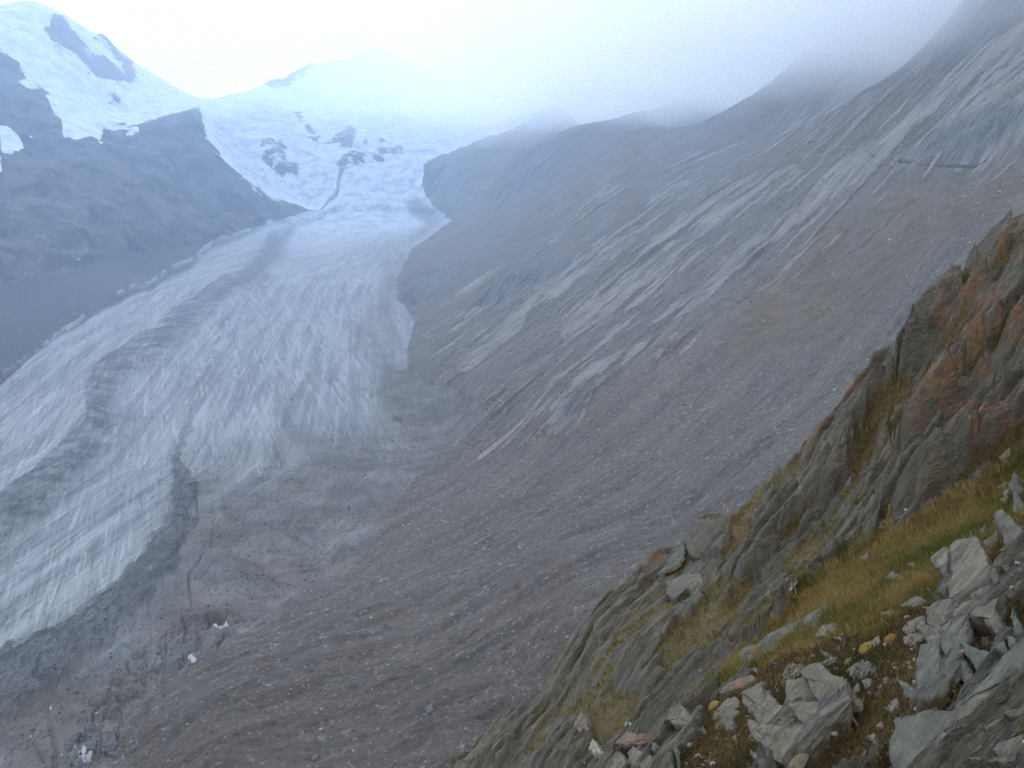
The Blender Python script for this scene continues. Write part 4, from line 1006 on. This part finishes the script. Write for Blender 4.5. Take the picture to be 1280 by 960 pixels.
# gravel in the scrub
def rocks_joined(name, pts, sizes, mat, label, cat):
    ico = np.array([(0, 0, 1), (.89, 0, .45), (.28, .85, .45), (-.72, .53, .45), (-.72, -.53, .45), (.28, -.85, .45), (.72, .53, -.45), (-.28, .85, -.45), (-.89, 0, -.45), (-.28, -.85, -.45), (.72, -.53, -.45), (0, 0, -1)])
    fi = np.array([(0, 1, 2), (0, 2, 3), (0, 3, 4), (0, 4, 5), (0, 5, 1), (1, 6, 2), (2, 7, 3), (3, 8, 4), (4, 9, 5), (5, 10, 1), (2, 6, 7), (3, 7, 8), (4, 8, 9), (5, 9, 10), (1, 10, 6)])
    k = len(pts); v = ico[None] * rng.uniform(.55, 1.35, (k, 12, 1)) * rng.uniform(.5, 1.3, (k, 1, 3))
    a = rng.uniform(0, 2 * np.pi, k); c, s = np.cos(a), np.sin(a)
    v = np.stack([v[..., 0] * c[:, None] - v[..., 1] * s[:, None], v[..., 0] * s[:, None] + v[..., 1] * c[:, None], v[..., 2] * .75], -1) * sizes[:, None, None] + pts[:, None]
    f = (fi[None] + (np.arange(k) * 12)[:, None, None]).reshape(-1, 3)
    o = mesh_obj(name, v.reshape(-1, 3), f, mat); set_attr(o, 'tint', np.repeat(rng.random(k), 12)); tag(o, label, cat, kind='stuff'); return o
def gravel_mat(name, c0, c1, c2, rough_rock=False):
    m, n, b = new_mat(name, .9, .2); t = n.attr('tint').outputs['Fac']
    c = n.mix(n.ramp(t, .0, .6), c0, c1); c = n.mix(n.ramp(t, .8, 1.0), c, c2)
    if rough_rock:
        p = geo_pos(n); q = n.noise(p, .9, 8, .7); c = n.mix(n.ramp(q, .38, .6), n.mix(1.0, c, (.45, .44, .43), 'MULTIPLY'), c); bump(n, b, q, 1.0, 1.2)
    n.put(b.inputs['Base Color'], c); return m
M_gr = gravel_mat('slate_gravel', (.085, .085, .08), (.17, .165, .15), (.32, .30, .27))
g5 = scatter(np.where((scb > .3), 1, 0) + np.where(cover < .4, .12, 0) * (nR < 24), 2600)
rocks_joined('gravel', g5, .018 + .055 * rng.random(2600) ** 3, M_gr, 'slate chips strewn through the scrub and over the ledges', 'gravel')
print('veg', time.time() - T0)

# ------------------------------------------------------------------ boulders of the scree slope
def octas(name, pts, sizes, mat, label, cat):
    oc = np.array([(1, 0, 0), (0, 1, 0), (-1, 0, 0), (0, -1, 0), (0, 0, 1), (0, 0, -.6)], float); fo = np.array([(0, 1, 4), (1, 2, 4), (2, 3, 4), (3, 0, 4), (1, 0, 5), (2, 1, 5), (3, 2, 5), (0, 3, 5)])
    k = len(pts); v = oc[None] * rng.uniform(.6, 1.5, (k, 6, 1)) + rng.normal(size=(k, 6, 3)) * .18
    a = rng.uniform(0, 2 * np.pi, k); c, s = np.cos(a), np.sin(a)
    v = np.stack([v[..., 0] * c[:, None] - v[..., 1] * s[:, None], v[..., 0] * s[:, None] + v[..., 1] * c[:, None], v[..., 2] * .8], -1) * sizes[:, None, None] + pts[:, None]
    o = mesh_obj(name, v.reshape(-1, 3), (fo[None] + (np.arange(k) * 6)[:, None, None]).reshape(-1, 3), mat)
    set_attr(o, 'tint', np.repeat(rng.random(k), 6)); tag(o, label, cat, kind='stuff'); return o
hillm = (cls.reshape(X.shape) == 0) & (RAD < 1900) & (RAD > 330)
M_bl = [gravel_mat('scree_boulder_grey', (.11, .10, .095), (.16, .148, .135), (.2, .185, .17), True), gravel_mat('scree_boulder_pale', (.22, .20, .18), (.27, .25, .225), (.31, .29, .26), True)]
M_sc = gravel_mat('scree_stone', (.06, .054, .048), (.21, .185, .16), (.40, .36, .315))
wgt = hillm[:-1, :-1] * (1 - .7 * slab_zone[:-1, :-1]) * (RAD[:-1, :-1] ** 1.0) * np.diff(lr)[None, :] * np.diff(az)[:, None] * ((PU > -20) & (PU < 1300) & (PV < 990))[:-1, :-1]
clump = sst(-.5, .5, fbm(SA / 160, SC / 40, octv=3, seed=501))[:-1, :-1] * .85 + .15
pr = (wgt * clump).ravel(); pr = pr / pr.sum()
idx = rng.choice(len(pr), 44000, p=pr); i_, j_ = np.divmod(idx, NL - 1)
fa = rng.random(len(idx)); fb = rng.random(len(idx))
def atf(G): return G[i_, j_] * (1 - fa) * (1 - fb) + G[i_ + 1, j_] * fa * (1 - fb) + G[i_, j_ + 1] * (1 - fa) * fb + G[i_ + 1, j_ + 1] * fa * fb
sp3 = np.stack([atf(X), atf(Y), atf(Zf)], 1)
ss = .22 + .50 * rng.random(len(idx)) ** 2 + .8 * rng.random(len(idx)) ** 14
ss *= (1 + .25 * np.clip((np.hypot(sp3[:, 0], sp3[:, 1]) - 500) / 500, 0, 2))
px = ss / np.linalg.norm(sp3, axis=1)
order = np.argsort(-px)
bigi, rest = order[:230], order[230:]
octas('scree_stones', sp3[rest], ss[rest], M_sc, 'countless small stones of the grey scree slope', 'scree')
gw = (is_gl & (RAD < 1300) & (RAD > 370) & (PU > -20) & (PU < 700))[:-1, :-1] * np.clip(brown + .8 * med, 0, 1)[:-1, :-1] ** 1.5 * RAD[:-1, :-1] * np.diff(lr)[None, :] * np.diff(az)[:, None]
pr = gw.ravel() / gw.sum(); idx = rng.choice(len(pr), 15000, p=pr); i_, j_ = np.divmod(idx, NL - 1); fa = rng.random(len(idx)); fb = rng.random(len(idx))
gp3 = np.stack([atf(X), atf(Y), atf(Zf)], 1); gs = .25 + .55 * rng.random(len(idx)) ** 3 + 1.0 * rng.random(len(idx)) ** 18
octas('ice_rubble', gp3, gs, gravel_mat('ice_rubble_stone', (.045, .040, .036), (.15, .13, .112), (.30, .27, .235)), 'dark rubble strewn over the dirty glacier tongue', 'rubble')
var = []
for k in range(6):
    ico = rocks_joined('scree_boulder', np.zeros((1, 3)), np.ones(1), M_bl[k % 2], None, None)
    me = ico.data; bpy.data.objects.remove(ico); var.append(me)
def boulder(c, s, me, label, group, flat=1.0):
    o = bpy.data.objects.new('scree_boulder', me); COL.objects.link(o); o.location = c; o.scale = (s * random.uniform(.9, 1.5), s, s * flat); o.rotation_euler = (random.uniform(-.4, .4), random.uniform(-.4, .4), random.uniform(0, 6.28))
    tag(o, label, 'boulder', group); return o
for k, i in enumerate(bigi):
    pale = k % 2
    boulder(sp3[i] + [0, 0, ss[i] * .2], ss[i] * .95, var[(k % 3) * 2 + pale], ('pale boulder' if pale else 'dull grey boulder') + ' lying loose among small stones on the long scree slope', ('pale' if pale else 'grey') + ' boulders scattered on the scree')
for u, v, wpx, pale, lb in ((526, 899, 10, 1, 'pale round boulder standing out next to a dark hump on the lower scree'), (537, 888, 20, 0, 'large dark brown boulder beside the pale round one on the lower scree'),
                            (405, 928, 20, 0, 'big grey green boulder near the foot of the scree'), (394, 948, 15, 0, 'grey slab shaped boulder just below the big grey green one'),
                            (290, 897, 14, 0, 'dark flat boulder on the lower scree near the ice edge'), (435, 866, 8, 0, 'grey boulder on a rise of the lower scree'),
                            (905, 585, 9, 1, 'pale angular boulder on the scree just above the grassy crest'), (848, 575, 6, 1, 'small pale block on the scree above the crag'), (735, 689, 7, 1, 'elongated pale block on the scree left of the crag'),
                            (1162, 305, 9, 1, 'blue grey block at the lower end of a pale rock cluster'), (1171, 300, 12, 1, 'largest pale block in the rock cluster above the orange crest')):
    c = farS.hit(u, v)
    if c is None: continue
    s = wpx / F * np.linalg.norm(c) * .5
    boulder(c + np.array([0, 0, s * .1]), s * .92, var[(2 if not pale else 3) if wpx > 12 else (4 if not pale else 5)], lb, None, .7)
# dark slumped holes are relief; the path cut in the slabs is built
pth = [(1060, 180), (1074, 184), (1086, 189), (1092, 195), (1115, 199), (1140, 203), (1170, 206), (1200, 208), (1226, 206), (1236, 198)]
pp = np.array([farS.hit(u, v) for u, v in pth])
rr = np.hypot(pp[:, 0], pp[:, 1]); rs_ = np.convolve(np.r_[rr[0], rr, rr[-1]], [.25, .5, .25], 'valid'); 
tt = np.linspace(0, len(pp) - 1, 70); P_ = np.stack([np.interp(tt, np.arange(len(pp)), pp[:, k]) for k in range(3)], 1)
V_ = []; F_ = []
for k, c in enumerate(P_):
    zt = farS.zat(c[0], c[1]); N = farS.normal(c[0], c[1], 25); o_ = np.array([N[0], N[1], 0]); o_ /= max(np.linalg.norm(o_), 1e-6)
    b0 = c + o_ * 1.6; jit = random.uniform(-.5, .5)
    V_ += [b0 + [0, 0, -3.0], b0 + [0, 0, -.6 + jit * .4], b0 + o_ * .0 + [0, 0, .3 + jit * .4], b0 - o_ * .6 + [0, 0, .3 + jit * .4], c - o_ * 1.5 + [0, 0, -.4], c - o_ * 3 + [0, 0, 2.6 + jit], c - o_ * 7 + [0, 0, 2.2 + jit]]
for k in range(len(P_) - 1):
    for m in range(6): a = k * 7 + m; F_.append((a, a + 7, a + 8, a + 1))
M_path, n, b = new_mat('cut_rock_path'); p = geo_pos(n)
n.put(b.inputs['Base Color'], n.mix(n.ramp(n.noise(p, .2, 6, .6), .35, .65), (.045, .042, .042), (.10, .095, .09)))
o = mesh_obj('path', V_, F_, M_path); o['kind'] = 'structure'
print('scree', time.time() - T0)

# ------------------------------------------------------------------ air: haze round everything and the cloud lying on the ridges
def box_obj(name, lo, hi, mat):
    x0, y0, z0 = lo; x1, y1, z1 = hi
    v = [(x0, y0, z0), (x1, y0, z0), (x1, y1, z0), (x0, y1, z0), (x0, y0, z1), (x1, y0, z1), (x1, y1, z1), (x0, y1, z1)]
    f = [(0, 3, 2, 1), (4, 5, 6, 7), (0, 1, 5, 4), (1, 2, 6, 5), (2, 3, 7, 6), (3, 0, 4, 7)]
    return mesh_obj(name, v, f, mat)
mh = bpy.data.materials.new('haze_air'); mh.use_nodes = True
t = mh.node_tree; t.nodes.remove(t.nodes['Principled BSDF'])
pv = t.nodes.new('ShaderNodeVolumePrincipled')
pv.inputs['Color'].default_value = (.585, .768, 1.0, 1); pv.inputs['Absorption Color'].default_value = (0, 0, 0, 1)
pv.inputs['Density'].default_value = 1.6e-4; pv.inputs['Anisotropy'].default_value = .55
t.links.new(pv.outputs[0], t.nodes['Material Output'].inputs['Volume'])
zmin, zmax = float(VERT[:, 2].min()), float(VERT[:, 2].max())
hz = box_obj('haze', (-10500, -300, zmin - 3), (10500, 9500, max(zmax, 1005) + 15), mh)
tag(hz, 'pale blue haze filling the whole valley', 'haze', kind='stuff')

mf = bpy.data.materials.new('cloud_vapour'); mf.use_nodes = True
t = mf.node_tree; t.nodes.remove(t.nodes['Principled BSDF'])
n = NT(t)
pv = t.nodes.new('ShaderNodeVolumePrincipled')
pv.inputs['Color'].default_value = (1.0, 1.0, 1.0, 1); pv.inputs['Absorption Color'].default_value = (1, 1, 1, 1); pv.inputs['Anisotropy'].default_value = .8
p = geo_pos(n); px, py, pz = n.sep(p)
nz = n.noise(n.vmath('MULTIPLY', p, (.0015, .0015, .0030)), 1, 6, .6)
hgt = n.math('ADD', pz, n.math('MULTIPLY', n.math('SUBTRACT', nz, .5), 680))
dn = n.math('MULTIPLY', n.ramp(hgt, 165, 340, 0, 1), n.ramp(hgt, 660, 440, 0, 1))
lft = n.math('ADD', n.math('SUBTRACT', px, n.math('MULTIPLY', py, -.03)), n.math('MULTIPLY', n.math('SUBTRACT', nz, .5), 1600))
dn = n.math('MULTIPLY', dn, n.ramp(lft, -900, 1200))
n.put(pv.inputs['Density'], n.math('MULTIPLY', dn, .0030))
t.links.new(pv.outputs[0], t.nodes['Material Output'].inputs['Volume'])
fg = box_obj('cloud_bank', (-1300, 1350, 90), (5200, 7000, 800), mf)  # the cloud lying on the ridges, a volume inside the haze box
tag(fg, 'grey white cloud hanging over the right hand ridges', 'cloud', kind='stuff')
fgm = mf
try: mf.cycles.volume_step_rate = 0.25
except Exception: pass
print('script', time.time() - T0)
